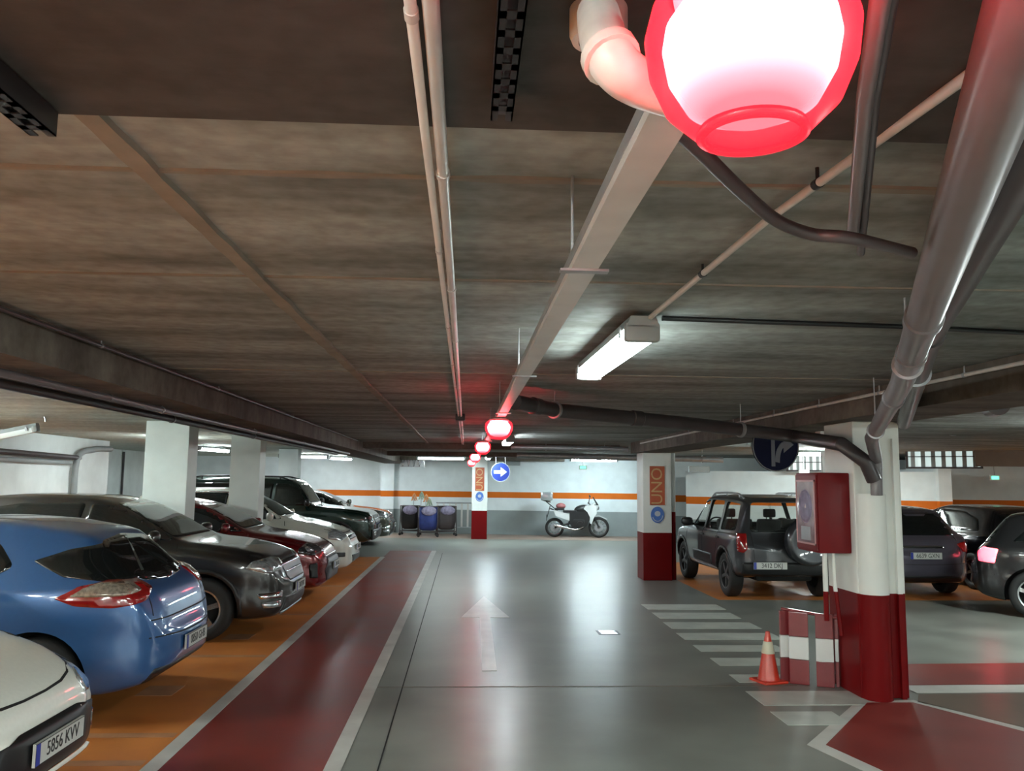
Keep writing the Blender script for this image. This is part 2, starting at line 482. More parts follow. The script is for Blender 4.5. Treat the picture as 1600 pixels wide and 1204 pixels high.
def wheel(parent, x, y, r, w, side, rim='alloy', spokes=5, label=None, steer=0):
    # side = +1 when the outside of the wheel looks to +y
    e = bpy.data.objects.new('wheel', None); col.objects.link(e); e.parent = parent; e.location = (x, y, r); e.empty_display_size = .1
    e.rotation_euler = (0, 0, steer)
    mt = Matrix.Rotation(R(-90) * side, 4, 'X')
    bm = B()
    lathe(bm, [(r * .62, -w / 2), (r * .9, -w / 2), (r * .97, -w * .42), (r, -w * .3), (r, w * .3), (r * .97, w * .42), (r * .9, w / 2), (r * .66, w / 2), (r * .63, w * .42), (r * .62, -w / 2)], 40, mt)
    obj('tyre', bm, 'rubber', e, True)
    bm = B()
    lathe(bm, [(0, w * .12), (r * .3, w * .10), (r * .6, w * .0), (r * .6, -w * .3)], 36, mt)
    obj('brake_disc', bm, 'under', e, True)
    bm = B()
    lathe(bm, [(r * .66, w * .49), (r * .60, w * .47), (r * .585, w * .1), (r * .62, -w * .1), (r * .66, w * .3), (r * .66, w * .49)], 40, mt)
    lathe(bm, [(0, w * .42), (r * .12, w * .41), (r * .16, w * .33), (r * .16, w * .14), (0, w * .14)], 24, mt)
    for k in range(spokes):
        a = 2 * PI * k / spokes + .3
        mm = mt @ Matrix.Rotation(a, 4, 'Z')
        prism(bm, [(r * .1, -r * .075), (r * .62, -r * .05 - r * .035 * (7 - spokes) / 2), (r * .62, r * .05 + r * .035 * (7 - spokes) / 2), (r * .1, r * .075)], mm @ Matrix.Translation((0, 0, w * .22)), w * .18)
    obj('rim', bm, rim, e, 'auto')
    return e
def plate(parent, c, phi, text, w=.52, h=.11, tilt=0):
    a = R(phi)
    rot = Matrix.Translation(c) @ Matrix.Rotation(a, 4, 'Z') @ Matrix.Rotation(R(90), 4, 'Z') @ Matrix.Rotation(R(90), 4, 'X') @ Matrix.Rotation(R(tilt), 4, 'X')
    bm = B(); bmesh.ops.create_cube(bm, size=1, matrix=rot @ Matrix.Diagonal((w, h, .016, 1)))
    p = obj('licence_plate', bm, 'plate', parent)
    bm = B(); bmesh.ops.create_cube(bm, size=1, matrix=rot @ Matrix.Translation((-w / 2 + .022, 0, .0088)) @ Matrix.Diagonal((.042, h - .008, .002, 1)))
    obj('country_band', bm, 'plateblue', p)
    if text:
        bm = text_bm(text, .098, rot @ Matrix.Translation((.022, 0, .009)) @ Matrix.Diagonal((.86, 1, 1, 1)), .0012)
        obj('registration_number', bm, 'ink', p)
    bm = B()
    for s in (1, -1):
        bmesh.ops.create_cube(bm, size=1, matrix=rot @ Matrix.Translation((0, s * (h / 2 - .003), .0085)) @ Matrix.Diagonal((w, .004, .002, 1)))
        bmesh.ops.create_cube(bm, size=1, matrix=rot @ Matrix.Translation((s * (w / 2 - .002), 0, .0085)) @ Matrix.Diagonal((.004, h, .002, 1)))
    obj('plate_border', bm, 'ink', p)
    return p
def boolean(o, cutter, op='DIFFERENCE', fast=False):
    n0 = len(o.data.polygons)
    for k in range(6):
        if k:
            for v in cutter.data.vertices: v.co = v.co * 1.0007 + Vector((.0006, .0004, -.0005)) * k
        md = o.modifiers.new('b', 'BOOLEAN'); md.operation = op; md.object = cutter; md.solver = 'EXACT' if k % 2 == 0 and not fast else 'FAST'
        dg = bpy.context.evaluated_depsgraph_get(); dg.update()
        me = bpy.data.meshes.new_from_object(o.evaluated_get(dg))
        o.modifiers.clear()
        if len(me.polygons) > .6 * n0: break
        print('BOOLRETRY', n0, len(me.polygons)); bpy.data.meshes.remove(me); me = None
    if me is not None:
        old = o.data; o.data = me; bpy.data.meshes.remove(old)
    cm = cutter.data; bpy.data.objects.remove(cutter); bpy.data.meshes.remove(cm)
def car(sp, loc, heading, label, cat='car', name='car', group=None):
    """front of the car looks to local +x"""
    root = thing(name, label, cat, loc, heading, group)
    L, W = sp['L'], sp['W']; hw = W / 2
    bm = shell_bm(sp)
    bvh = BVHTree.FromBMesh(bm)
    X = lambda u: L / 2 - u * L
    hollow = sp.get('hollow')
    body = obj('body', bm, [sp['paint'], 'under'], None, True)
    if hollow:
        isp = dict(sp); isp['W'] = W - .09; isp['L'] = L - .16
        isp['top'] = [(u, z - .05) for u, z in sp['top']]; isp['sh'] = [(u, z - .01) for u, z in sp['sh']]
        isp['bot'] = [(u, max(z, .40)) for u, z in sp['bot']]
        boolean(body, obj('cut', shell_bm(isp), ['under', 'under']))
    wr = sp['wheel_r']; ux = (X(sp['axles'][0]), X(sp['axles'][1]))
    cb = B()
    for x in ux:
        for s in (1, -1):
            tube(cb, [(x, s * (hw - .30), wr * .98), (x, s * (hw + .2), wr * .98)], wr * 1.17, 36)
    cut = obj('cut', cb, ['under', 'under']); 
    for p in cut.data.polygons: p.material_index = 1
    boolean(body, cut)
    # glass
    side = [round_poly(pl, sp.get('winr', .05)) for pl in sp['side_windows']]
    if hollow:
        for pl in side:
            cb = B(); prism(cb, [(x, z) for x, z in pl], Matrix.Translation((0, hw + .2, 0)) @ Matrix.Rotation(R(90), 4, 'X'), W + .4)
            c2 = obj('cut', cb, ['under', 'under']); boolean(body, c2, fast=True)
        for key, x0, sg in (('windshield', X(.02), 1), ('rear_window', X(.98), -1)):
            cb = B(); pl = round_poly(sp[key], .06)
            prism(cb, [(y, z) for y, z in pl], Matrix(((0, 0, sg, (X(sp['glass_mid'][0 if sg > 0 else 1]))), (1, 0, 0, 0), (0, 1, 0, 0), (0, 0, 0, 1))), 3)
            c2 = obj('cut', cb, ['under', 'under']); boolean(body, c2, fast=True)
        gm = 'clear'; off = -.012; dep = .004
    else: gm = 'glass'; off = .002; dep = .012
    body.parent = root
    for p in body.data.polygons: p.use_smooth = True
    body.data.set_sharp_from_angle(angle=R(42))
    for pl in sp['side_windows']:
        for phi, f in ((90, -1), (-90, 1)):
            q = [(x * f, z) for x, z in pl]
            obj('side_window', patch_bm(bvh, q, phi, off, dep, .05, rnd=sp.get('winr', .05)), gm, root, True)
    obj('windshield', patch_bm(bvh, sp['windshield'], 0, off, dep, .06, rnd=.07), gm, root, True)
    # seen from behind, s = -y
    obj('rear_window', patch_bm(bvh, [(-y, z) for y, z in sp['rear_window']], 180, off, dep, .06, rnd=.07), gm, root, True)
    if sp.get('trim'):
        bm = B()
        for pl in sp['side_windows']:
            for phi, f in ((90, -1), (-90, 1)):
                q = round_poly([(x * f, z) for x, z in pl], .05); line_bm(bvh, q + [q[0]], phi, .022, .004, bm=bm)
        obj('window_trim', bm, sp['trim'], root, True)
    # lamps: [(poly (s,z), phi, s0, material)]
    for nm, key in (('headlight', 'headlights'), ('taillight', 'taillights'), ('fog_lamp', 'foglamps'), ('door_handle', 'handles'), ('air_intake', 'intakes'), ('bumper_insert', 'inserts'), ('chrome_strip', 'strips'), ('lamp_lens', 'inner')):
        for it in sp.get(key, []):
            poly, phi, pt, mt = it[:4]; o = it[4] if len(it) > 4 else .006
            for s in ((1, -1) if (len(it) < 6 or it[5]) else (1,)):
                ph = phi * s; a = R(ph); perp = Vector((-math.sin(a), math.cos(a)))
                s0 = perp.dot(Vector((pt[0], pt[1] * s)))
                q = [(x * s, z) for x, z in poly]
                b_ = patch_bm(bvh, q, ph, o, .02, .04, s0=s0, rnd=.02)
                if len(b_.faces): obj(nm, b_, mt, root, True)
                else: b_.free()
    for ln, phi in sp.get('seams', []):
        for ph, f in (((90, -1), (-90, 1)) if abs(phi) == 90 else ((phi, 1),)):
            b_ = line_bm(bvh, [(x * f, z) for x, z in ln], ph, .010, .003)
            if len(b_.faces): obj('panel_gap', b_, 'under', root)
            else: b_.free()
    # wheels and arch linings
    for i, x in enumerate(ux):
        for s in (1, -1): wheel(root, x, s * (hw - .125), wr, .21, s, sp.get('rim', 'alloy'), sp.get('spokes', 5))
        if sp.get('cladding'):
            for s in (1, -1):
                n = 22
                q = [(x * -s + wr * 1.30 * math.cos(R(-20 + 220 * k / n)), wr + wr * 1.30 * math.sin(R(-20 + 220 * k / n))) for k in range(n + 1)] + \
                    [(x * -s + wr * 1.165 * math.cos(R(-20 + 220 * k / n)), wr + wr * 1.165 * math.sin(R(-20 + 220 * k / n))) for k in range(n, -1, -1)]
                obj('arch_cladding', patch_bm(bvh, q, 90 * s, .012, .03, .05, rnd=0), sp['cladding'], root, True)
    # mirrors
    mx, mz = sp['mirror']
    for s in (1, -1):
        h = bvh.ray_cast(Vector((mx, s * 5, mz)), Vector((0, -s, 0)))
        y = h[0].y if h[0] else s * hw * .9
        bm = B()
        mt_ = Matrix.Translation((mx - .01, y + s * .13, mz + .05)) @ Matrix.Rotation(R(-s * 10), 4, 'Z')
        lathe(bm, [(0, -.075), (.05, -.07), (.085, -.03), (.09, .02), (.075, .06), (.04, .078), (0, .08)], 18, mt_ @ Matrix.Diagonal((.75, 1.25, 1, 1)))
        tube(bm, [(mx, y - s * .02, mz), (mx, y + s * .1, mz + .03)], .022, 10)
        obj('wing_mirror', bm, sp.get('mirror_mat', sp['paint']), root, True)
    if sp.get('rails'):
        z0, x0, x1, yy, mt = sp['rails']
        for s in (1, -1):
            bm = B()
            def tz(x):
                h = bvh.ray_cast(Vector((x, s * yy, 5)), Vector((0, 0, -1))); return h[0].z
            xs = [x0 + (x1 - x0) * k / 8 for k in range(9)]
            pts = [(x, s * yy, tz(x) + (z0 if 0 < k < 8 else .0)) for k, x in enumerate(xs)]
            tube(bm, crom(pts, 4), .017, 10)
            for k in (1, 4, 7): cyl(bm, (xs[k], s * yy, tz(xs[k]) - .01), (xs[k], s * yy, tz(xs[k]) + z0), .014, 8)
            obj('roof_rail', bm, mt, root, True)
    for c, phi, t in sp.get('plates', []):
        a = R(phi); o = Vector((math.cos(a), math.sin(a), 0))
        h = bvh.ray_cast(Vector((0, 0, c)) + o * 5, -o)
        plate(root, tuple(h[0] + o * .022), phi, t)
    root['_'] = 0; del root['_']
    return root, bvh, body
W_STD = [(0, .66), (.006, .75), (.02, .84), (.05, .915), (.10, .965), (.18, .995), (.3, 1), (.78, 1), (.88, .985), (.94, .94), (.975, .86), (.993, .76), (1, .68)]
BOT = [(0, .27), (.02, .21), (.08, .19), (.9, .2), (.97, .25), (1, .33)]
# ---- blue hatchback seen from behind
def T(L, lst): return [(x, z) for x, z in lst]
blue_spec = dict(L=4.30, W=1.82, wheel_r=.32, axles=(.20, .815), paint=paint('blue_paint', (.035, .115, .30), .25), crease=.012,
    top=[(0, .60), (.02, .70), (.08, .83), (.2, .95), (.27, 1.0), (.36, 1.2), (.44, 1.38), (.52, 1.46), (.62, 1.475), (.72, 1.455), (.80, 1.41), (.855, 1.36), (.90, 1.20), (.94, 1.03), (.965, .97), (.985, .88), (1, .66)],
    sh=[(0, .54), (.05, .72), (.27, .90), (.6, .95), (.82, 1.0), (.9, 1.0), (.95, .96), (.98, .80), (1, .6)],
    w=W_STD[:-5] + [(.84, .985), (.90, .955), (.94, .91), (.97, .84), (.99, .73), (1, .62)], bot=BOT,
    wr=[(0, .5), (.2, .75), (.27, .78), (.44, .68), (.6, .68), (.8, .62), (.88, .58), (.94, .60), (1, .5)],
    side_windows=[[(.98, .98), (.45, 1.32), (.10, 1.375), (.05, .985)], [(0, .985), (.0, 1.375), (-.55, 1.36), (-.95, 1.30), (-1.12, 1.13), (-.9, 1.01)]],
    windshield=[(-.66, 1.02), (.66, 1.02), (.52, 1.38), (-.52, 1.38)],
    rear_window=[(-.64, 1.10), (-.45, 1.30), (0, 1.335), (.45, 1.30), (.64, 1.10), (.42, 1.0), (0, .975), (-.42, 1.0)],
    taillights=[([(-.46, .92), (-.32, .995), (-.12, 1.03), (.12, 1.015), (.22, .95), (.14, .875), (-.12, .845), (-.34, .865)], 128, (-1.98, .78), 'redlens', .012)],
    inner=[([(-.32, .93), (-.24, .985), (-.12, 1.015), (.10, 1.0), (.16, .94), (-.08, .925)], 128, (-1.93, .80), 'clearlens', .020), ([(-.46, 1.17), (-.22, 1.25), (.05, 1.29), (.30, 1.31), (.34, 1.02), (0, 1.02), (-.30, 1.06)], 128, (-1.80, .70), 'glass', .004)],
    headlights=[([(-.3, .66), (.2, .62), (.2, .74), (-.3, .84)], 40, (1.9, .66), 'lens')],
    inserts=[([(-.66, .27), (.66, .27), (.62, .37), (-.62, .37)], 180, (-2.15, 0), 'black', .004, 0), ([(-.33, .42), (.33, .42), (.36, .60), (-.36, .60)], 180, (-2.15, 0), 'blue_dark', -.004, 0)],
    handles=[([(.1 - .09, .85), (.1 + .09, .85), (.1 + .09, .88), (.1 - .09, .88)], 90, (0, .9), 'chrome', .02), ([(.9, .88), (1.08, .88), (1.08, .91), (.9, .91)], 90, (0, .9), 'chrome', .02)],
    seams=[([(1.0, .3), (1.05, .7), (.98, .95)], 90), ([(.02, .28), (.02, .98)], 90), ([(-.72, .42), (-.88, .75), (-.95, 1.0)], 90), ([(-.66, .73), (-.3, .72), (.3, .72), (.66, .73)], 180), ([(-.62, .76), (-.55, 1.0)], 180), ([(.62, .76), (.55, 1.0)], 180), ([(-.68, .605), (0, .585), (.68, .605)], 180)],
    mirror=(.78, .96), plates=[(.50, 180, '0850 GHB')])
M['blue_dark'] = blue_spec['paint']
# ---- white city car, nose to the aisle
white_spec = dict(L=4.05, W=1.74, wheel_r=.30, axles=(.20, .83), paint=paint('white_paint', (.78, .79, .72), 0), crease=.01,
    top=[(0, .56), (.01, .64), (.03, .71), (.08, .82), (.15, .90), (.24, .97), (.28, 1.01), (.38, 1.23), (.46, 1.38), (.55, 1.44), (.7, 1.44), (.85, 1.38), (.93, 1.15), (.97, .95), (.99, .8), (1, .6)],
    sh=[(0, .50), (.04, .64), (.1, .74), (.25, .86), (.6, .92), (.9, .95), (.97, .8), (1, .55)],
    w=[(0, .60), (.006, .70), (.02, .80), (.05, .89), (.10, .955), (.18, .995)] + W_STD[6:], bot=BOT,
    wr=[(0, .55), (.1, .70), (.27, .80), (.45, .68), (.8, .64), (.94, .6), (1, .5)],
    side_windows=[[(.85, .97), (.35, 1.31), (.0, 1.35), (-.05, .96)], [(-.1, .96), (-.06, 1.35), (-.7, 1.33), (-1.2, 1.2), (-1.3, 1.0)]],
    windshield=[(-.64, 1.03), (.64, 1.03), (.52, 1.35), (-.52, 1.35)], rear_window=[(-.5, 1.05), (-.45, 1.3), (.45, 1.3), (.5, 1.05)],
    headlights=[([(-.11, .575), (-.10, .65), (.0, .69), (.11, .665), (.12, .59), (.0, .56)], 22, (2.0, .57), 'lens', .010)],
    strips=[([(.30, .60), (.42, .605), (.40, .63), (.29, .625)], 90, (0, .8), 'brake_side', .004)],
    taillights=[([(-.15, .7), (.15, .7), (.15, 1.0), (-.12, 1.0)], 150, (-1.9, .7), 'redlens')],
    intakes=[([(-.64, .29), (.64, .29), (.72, .42), (.60, .50), (.3, .545), (-.3, .545), (-.60, .50), (-.72, .42)], 0, (2, 0), 'black', .006, 0)],
    inserts=[([(-.5, .265), (.5, .265), (.5, .295), (-.5, .295)], 0, (2, 0), 'white_lip', .03, 0)],
    foglamps=[([(-.07, .34), (.07, .34), (.07, .44), (-.07, .44)], 30, (1.9, .62), 'chrome', .012)],
    seams=[([(.95, .3), (1.0, .7), (.92, .93)], 90), ([(-.08, .28), (-.08, .94)], 90), ([(-.74, .80), (-.62, .745), (-.3, .67), (.3, .67), (.62, .745), (.74, .80)], 0), ([(1.84, .60), (1.72, .82), (1.2, .90), (.9, .93)], 90)],
    mirror=(.66, .97), plates=[(.44, 0, '5856 KVV')])
M['white_lip'] = white_spec['paint']
M['brake_side'] = mat('side_repeater', (.5, .03, .04), .2, var=0)
# ---- dark grey crossover
dark_spec = dict(L=4.40, W=1.83, wheel_r=.345, axles=(.19, .80), paint=paint('charcoal_paint', (.030, .027, .026), .5, .28), crease=.012,
    top=[(0, .66), (.01, .78), (.025, .87), (.07, .96), (.16, 1.04), (.25, 1.09), (.34, 1.30), (.43, 1.50), (.52, 1.585), (.66, 1.60), (.8, 1.56), (.88, 1.48), (.94, 1.2), (.97, 1.0), (1, .7)],
    sh=[(0, .6), (.03, .80), (.1, .90), (.25, .99), (.6, 1.04), (.9, 1.08), (.97, .9), (1, .65)], w=W_STD, bot=[(0, .30), (.02, .24), (.08, .22), (.9, .23), (1, .38)],
    wr=[(0, .6), (.1, .75), (.25, .82), (.43, .70), (.8, .66), (.94, .62), (1, .5)],
    side_windows=[[(1.0, 1.10), (.45, 1.44), (.02, 1.50), (-.02, 1.09)], [(-.08, 1.09), (-.04, 1.50), (-.75, 1.49), (-1.2, 1.42), (-1.5, 1.18), (-1.2, 1.12)]],
    windshield=[(-.70, 1.12), (.70, 1.12), (.56, 1.50), (-.56, 1.50)], rear_window=[(-.5, 1.15), (-.45, 1.4), (.45, 1.4), (.5, 1.15)],
    headlights=[([(-.30, .80), (-.28, .875), (-.08, .90), (.20, .865), (.26, .80), (.10, .74), (-.15, .755)], 35, (1.98, .66), 'lens', .010)],
    taillights=[([(-.15, .8), (.15, .8), (.15, 1.0), (-.12, 1.0)], 150, (-2.05, .7), 'redlens')],
    intakes=[([(-.40, .62), (.40, .62), (.50, .84), (-.50, .84)], 0, (2.2, 0), 'black', .006, 0), ([(-.62, .30), (.62, .30), (.56, .46), (-.56, .46)], 0, (2.2, 0), 'black', .006, 0)],
    strips=[([(-.46, .79), (.46, .79), (.47, .815), (-.47, .815)], 0, (2.2, 0), 'chrome', .014, 0), ([(-.42, .71), (.42, .71), (.43, .73), (-.43, .73)], 0, (2.2, 0), 'chrome', .014, 0), ([(-.55, .265), (.55, .265), (.55, .30), (-.55, .30)], 0, (2.2, 0), 'steel', .02, 0)],
    foglamps=[([(-.16, .46), (.12, .46), (.14, .52), (-.16, .53)], 32, (1.98, .68), 'chrome', .010), ([(-.12, .36), (.10, .36), (.12, .42), (-.12, .43)], 32, (1.98, .66), 'lens', .010)],
    seams=[([(1.05, .35), (1.12, .8), (1.05, 1.06)], 90), ([(-.05, .33), (-.05, 1.07)], 90), ([(-.72, .93), (-.5, .86), (.5, .86), (.72, .93)], 0)],
    cladding='black', mirror=(.85, 1.08), plates=[(.53, 0, '3107 JVX')])
# ---- deep red hatchback
red_spec = dict(L=4.20, W=1.79, wheel_r=.32, axles=(.20, .815), paint=paint('deep_red_paint', (.16, .006, .010), .4, .25), crease=.012,
    top=[(0, .62), (.01, .72), (.03, .80), (.08, .88), (.16, .96), (.26, 1.03), (.36, 1.26), (.45, 1.42), (.55, 1.49), (.7, 1.48), (.84, 1.40), (.92, 1.15), (.97, .95), (1, .65)],
    sh=[(0, .56), (.04, .72), (.1, .82), (.25, .92), (.6, .98), (.9, 1.0), (.97, .85), (1, .6)], w=W_STD, bot=BOT, wr=white_spec['wr'],
    side_windows=[[(.92, 1.02), (.4, 1.36), (.02, 1.40), (-.02, 1.01)], [(-.08, 1.01), (-.04, 1.40), (-.7, 1.38), (-1.2, 1.28), (-1.4, 1.05)]],
    windshield=[(-.66, 1.06), (.66, 1.06), (.54, 1.41), (-.54, 1.41)], rear_window=[(-.5, 1.1), (-.45, 1.34), (.45, 1.34), (.5, 1.1)],
    headlights=[([(-.26, .72), (-.26, .80), (-.05, .85), (.18, .79), (.20, .71), (.0, .68)], 40, (1.85, .68), 'smoke', .010)],
    inner=[([(-.04, .74), (.08, .74), (.10, .79), (-.02, .80)], 40, (1.85, .68), 'lens', .018)],
    taillights=[([(-.15, .7), (.15, .7), (.15, 1.0), (-.12, 1.0)], 150, (-1.95, .7), 'redlens')],
    intakes=[([(-.52, .30), (.52, .30), (.58, .46), (.42, .64), (-.42, .64), (-.58, .46)], 0, (2.1, 0), 'black', .006, 0)],
    foglamps=[([(-.07, .36), (.05, .36), (.06, .56), (-.05, .58)], 36, (1.86, .70), 'black', .008)],
    strips=[([(-.50, .64), (.50, .64), (.51, .665), (-.51, .665)], 0, (2.1, 0), 'chrome', .012, 0), ([(.53, .30), (.57, .30), (.62, .46), (.50, .60), (.47, .60), (.585, .46)], 0, (2.1, 0), 'chrome', .014, 0)],
    seams=[([(1.0, .3), (1.06, .74), (1.0, .98)], 90), ([(-.05, .28), (-.05, .99)], 90), ([(-.7, .86), (-.5, .79), (.5, .79), (.7, .86)], 0)],
    mirror=(.72, 1.02), plates=[(.50, 0, '7264 HRZ')])
# ---- second white car (rounded)
cream_spec = dict(L=4.30, W=1.80, wheel_r=.32, axles=(.20, .815), paint=paint('pearl_paint', (.50, .50, .44), .05, .28), crease=.01,
    top=[(0, .64), (.01, .74), (.03, .82), (.09, .92), (.18, 1.02), (.27, 1.10), (.37, 1.36), (.46, 1.54), (.56, 1.62), (.7, 1.62), (.85, 1.55), (.93, 1.25), (.97, 1.0), (1, .7)],
    sh=[(0, .58), (.04, .74), (.1, .84), (.25, .96), (.6, 1.02), (.9, 1.05), (.97, .9), (1, .62)], w=W_STD, bot=BOT, wr=white_spec['wr'],
    side_windows=[[(.95, 1.08), (.42, 1.46), (.02, 1.53), (-.02, 1.06)], [(-.08, 1.06), (-.04, 1.53), (-.75, 1.52), (-1.3, 1.40), (-1.5, 1.10)]],
    windshield=[(-.68, 1.13), (.68, 1.13), (.56, 1.53), (-.56, 1.53)], rear_window=[(-.5, 1.15), (-.45, 1.45), (.45, 1.45), (.5, 1.15)],
    headlights=[([(-.26, .76), (-.20, .86), (.0, .90), (.18, .84), (.20, .74), (.0, .70)], 42, (1.9, .68), 'lens', .010)],
    taillights=[([(-.15, .8), (.15, .8), (.15, 1.1), (-.12, 1.1)], 150, (-2.0, .7), 'redlens')],
    intakes=[([(-.45, .32), (.45, .32), (.50, .44), (-.50, .44)], 0, (2.1, 0), 'black', .006, 0), ([(-.40, .70), (.40, .70), (.44, .77), (-.44, .77)], 0, (2.1, 0), 'black', .006, 0)],
    foglamps=[([(-.08, .42), (.08, .42), (.08, .50), (-.08, .50)], 34, (1.9, .70), 'black', .008)],
    seams=[([(-.7, .90), (-.5, .83), (.5, .83), (.7, .90)], 0), ([(1.0, .3), (1.06, .8), (1.0, 1.04)], 90), ([(-.05, .28), (-.05, 1.04)], 90)],
    rails=(.03, .3, -1.3, .60, 'chrome'), mirror=(.78, 1.07), plates=[(.56, 0, '9418 KLD')])
# ---- dark green boxy off-roader
W_BOX = [(0, .84), (.006, .89), (.02, .94), (.05, .97), (.12, 1), (.9, 1), (.97, .97), (.99, .93), (1, .88)]
green_spec = dict(L=4.6, W=1.86, wheel_r=.38, axles=(.18, .78), paint=paint('dark_green_paint', (.010, .030, .024), .4, .25), crease=0,
    top=[(0, .88), (.008, .98), (.03, 1.05), (.12, 1.12), (.24, 1.17), (.30, 1.22), (.345, 1.5), (.38, 1.72), (.43, 1.80), (.6, 1.83), (.9, 1.82), (.96, 1.76), (.985, 1.3), (1, 1.0)],
    sh=[(0, .80), (.03, .98), (.25, 1.10), (.95, 1.12), (.985, 1.1), (1, .9)], w=W_BOX, bot=[(0, .42), (.05, .36), (.9, .36), (1, .45)],
    wr=[(0, .8), (.25, .88), (.40, .80), (.95, .79), (1, .76)],
    side_windows=[[(.88, 1.20), (.58, 1.66), (.1, 1.70), (.06, 1.18)], [(.0, 1.18), (.04, 1.70), (-.85, 1.70), (-.85, 1.18)], [(-.93, 1.18), (-.93, 1.70), (-1.8, 1.68), (-1.9, 1.18)]], winr=.04,
    windshield=[(-.76, 1.25), (.76, 1.25), (.68, 1.68), (-.68, 1.68)], rear_window=[(-.6, 1.2), (-.55, 1.65), (.55, 1.65), (.6, 1.2)], glass_mid=(.5, .8),
    headlights=[([(-.13, .80), (-.13, .96), (.12, .96), (.14, .82), (.06, .79)], 22, (2.2, .66), 'lens', .010)],
    taillights=[([(-.1, .8), (.1, .8), (.1, 1.1), (-.1, 1.1)], 165, (-2.2, .75), 'redlens')],
    intakes=[([(-.46, .78), (.46, .78), (.46, .97), (-.46, .97)], 0, (2.2, 0), 'black', .006, 0)],
    strips=[([(-.42, .86), (.42, .86), (.42, .89), (-.42, .89)], 0, (2.2, 0), 'chrome', .012, 0)],
    inserts=[([(-.78, .44), (.78, .44), (.8, .66), (-.8, .66)], 0, (2.3, 0), 'black', .03, 0)],
    foglamps=[([(-.08, .52), (.08, .52), (.08, .60), (-.08, .60)], 12, (2.25, .62), 'lens', .035)],
    cladding='black', rails=(.055, .45, -1.9, .66, 'black'), mirror=(.85, 1.2), mirror_mat='black', plates=[(.70, 0, '4471 BCN')])
# ---- last car of the row, olive grey with long bonnet
olive_spec = dict(dark_spec); olive_spec.update(paint=paint('olive_grey_paint', (.085, .088, .070), .4, .25), plates=[(.53, 0, '2290 FTP')], cladding=None,
    top=[(0, .66), (.01, .78), (.025, .87), (.07, .94), (.16, 1.0), (.27, 1.05), (.37, 1.28), (.46, 1.44), (.54, 1.50), (.66, 1.50), (.8, 1.44), (.9, 1.25), (.96, 1.1), (.98, 1.0), (1, .7)],
    windshield=[(-.68, 1.10), (.68, 1.10), (.54, 1.42), (-.54, 1.42)],
    side_windows=[[(.85, 1.08), (.32, 1.36), (-.1, 1.42), (-.12, 1.07)], [(-.18, 1.07), (-.16, 1.42), (-.75, 1.40), (-1.2, 1.32), (-1.5, 1.14), (-1.2, 1.08)]])
# ---- compact off-roader with the spare wheel on its tailgate
suv_spec = dict(L=4.0, W=1.70, wheel_r=.35, axles=(.18, .815), paint=paint('slate_paint', (.040, .042, .048), .45, .3), crease=0, hollow=True,
    top=[(0, .78), (.01, .86), (.04, .93), (.14, .99), (.25, 1.04), (.29, 1.10), (.36, 1.36), (.42, 1.54), (.48, 1.60), (.7, 1.62), (.9, 1.58), (.955, 1.52), (.972, 1.25), (.985, 1.02), (1, .90)],
    sh=[(0, .72), (.03, .86), (.25, .98), (.6, 1.0), (.95, 1.02), (.985, 1.0), (1, .84)],
    w=[(0, .80), (.006, .86), (.02, .91), (.05, .95), (.12, 1), (.86, 1), (.94, .985), (.975, .95), (.99, .91), (1, .86)], bot=[(0, .38), (.05, .32), (.9, .34), (1, .42)],
    wr=[(0, .75), (.25, .84), (.42, .76), (.7, .75), (.95, .72), (1, .70)],
    side_windows=[[(.84, 1.03), (.46, 1.44), (.0, 1.51), (-.02, 1.02)], [(-.10, 1.02), (-.08, 1.51), (-.80, 1.505), (-.88, 1.02)], [(-.97, 1.04), (-.92, 1.50), (-1.56, 1.47), (-1.70, 1.06)]], winr=.06,
    windshield=[(-.68, 1.08), (.68, 1.08), (.58, 1.51), (-.58, 1.51)], rear_window=[(-.63, 1.05), (-.57, 1.50), (.57, 1.50), (.63, 1.05)], glass_mid=(.5, .75),
    headlights=[([(-.14, .72), (-.1, .86), (.12, .84), (.14, .74)], 30, (1.9, .62), 'lens', .010)],
    taillights=[([(-.07, .76), (-.09, 1.03), (.06, 1.03), (.09, .80), (.03, .74)], 152, (-1.90, .74), 'redlens', .012)],
    inserts=[([(-.76, .42), (.76, .42), (.76, .60), (-.76, .60)], 180, (-2.0, 0), 'black', .02, 0)],
    handles=[([(-.09, .90), (.09, .90), (.09, .93), (-.09, .93)], 90, (-.1, .85), 'black', .02), ([(-.09, .90), (.09, .90), (.09, .93), (-.09, .93)], 90, (-.95, .85), 'black', .02)],
    strips=[([(-.55, .44), (.55, .44), (.55, .62), (-.55, .62)], 90, (-.05, .8), 'black', .012)],
    seams=[([(.95, .4), (.98, .8), (.85, 1.03)], 90), ([(-.07, .4), (-.07, 1.03)], 90), ([(-.78, .62), (-.92, .85), (-.92, 1.05)], 90), ([(-.60, .64), (-.62, 1.05)], 180), ([(.60, .64), (.62, 1.05)], 180)],
    cladding='black', rails=(.045, .25, -1.5, .56, 'steel'), mirror=(.72, 1.04), mirror_mat='black', rim='darkalloy', spokes=5, plates=[])
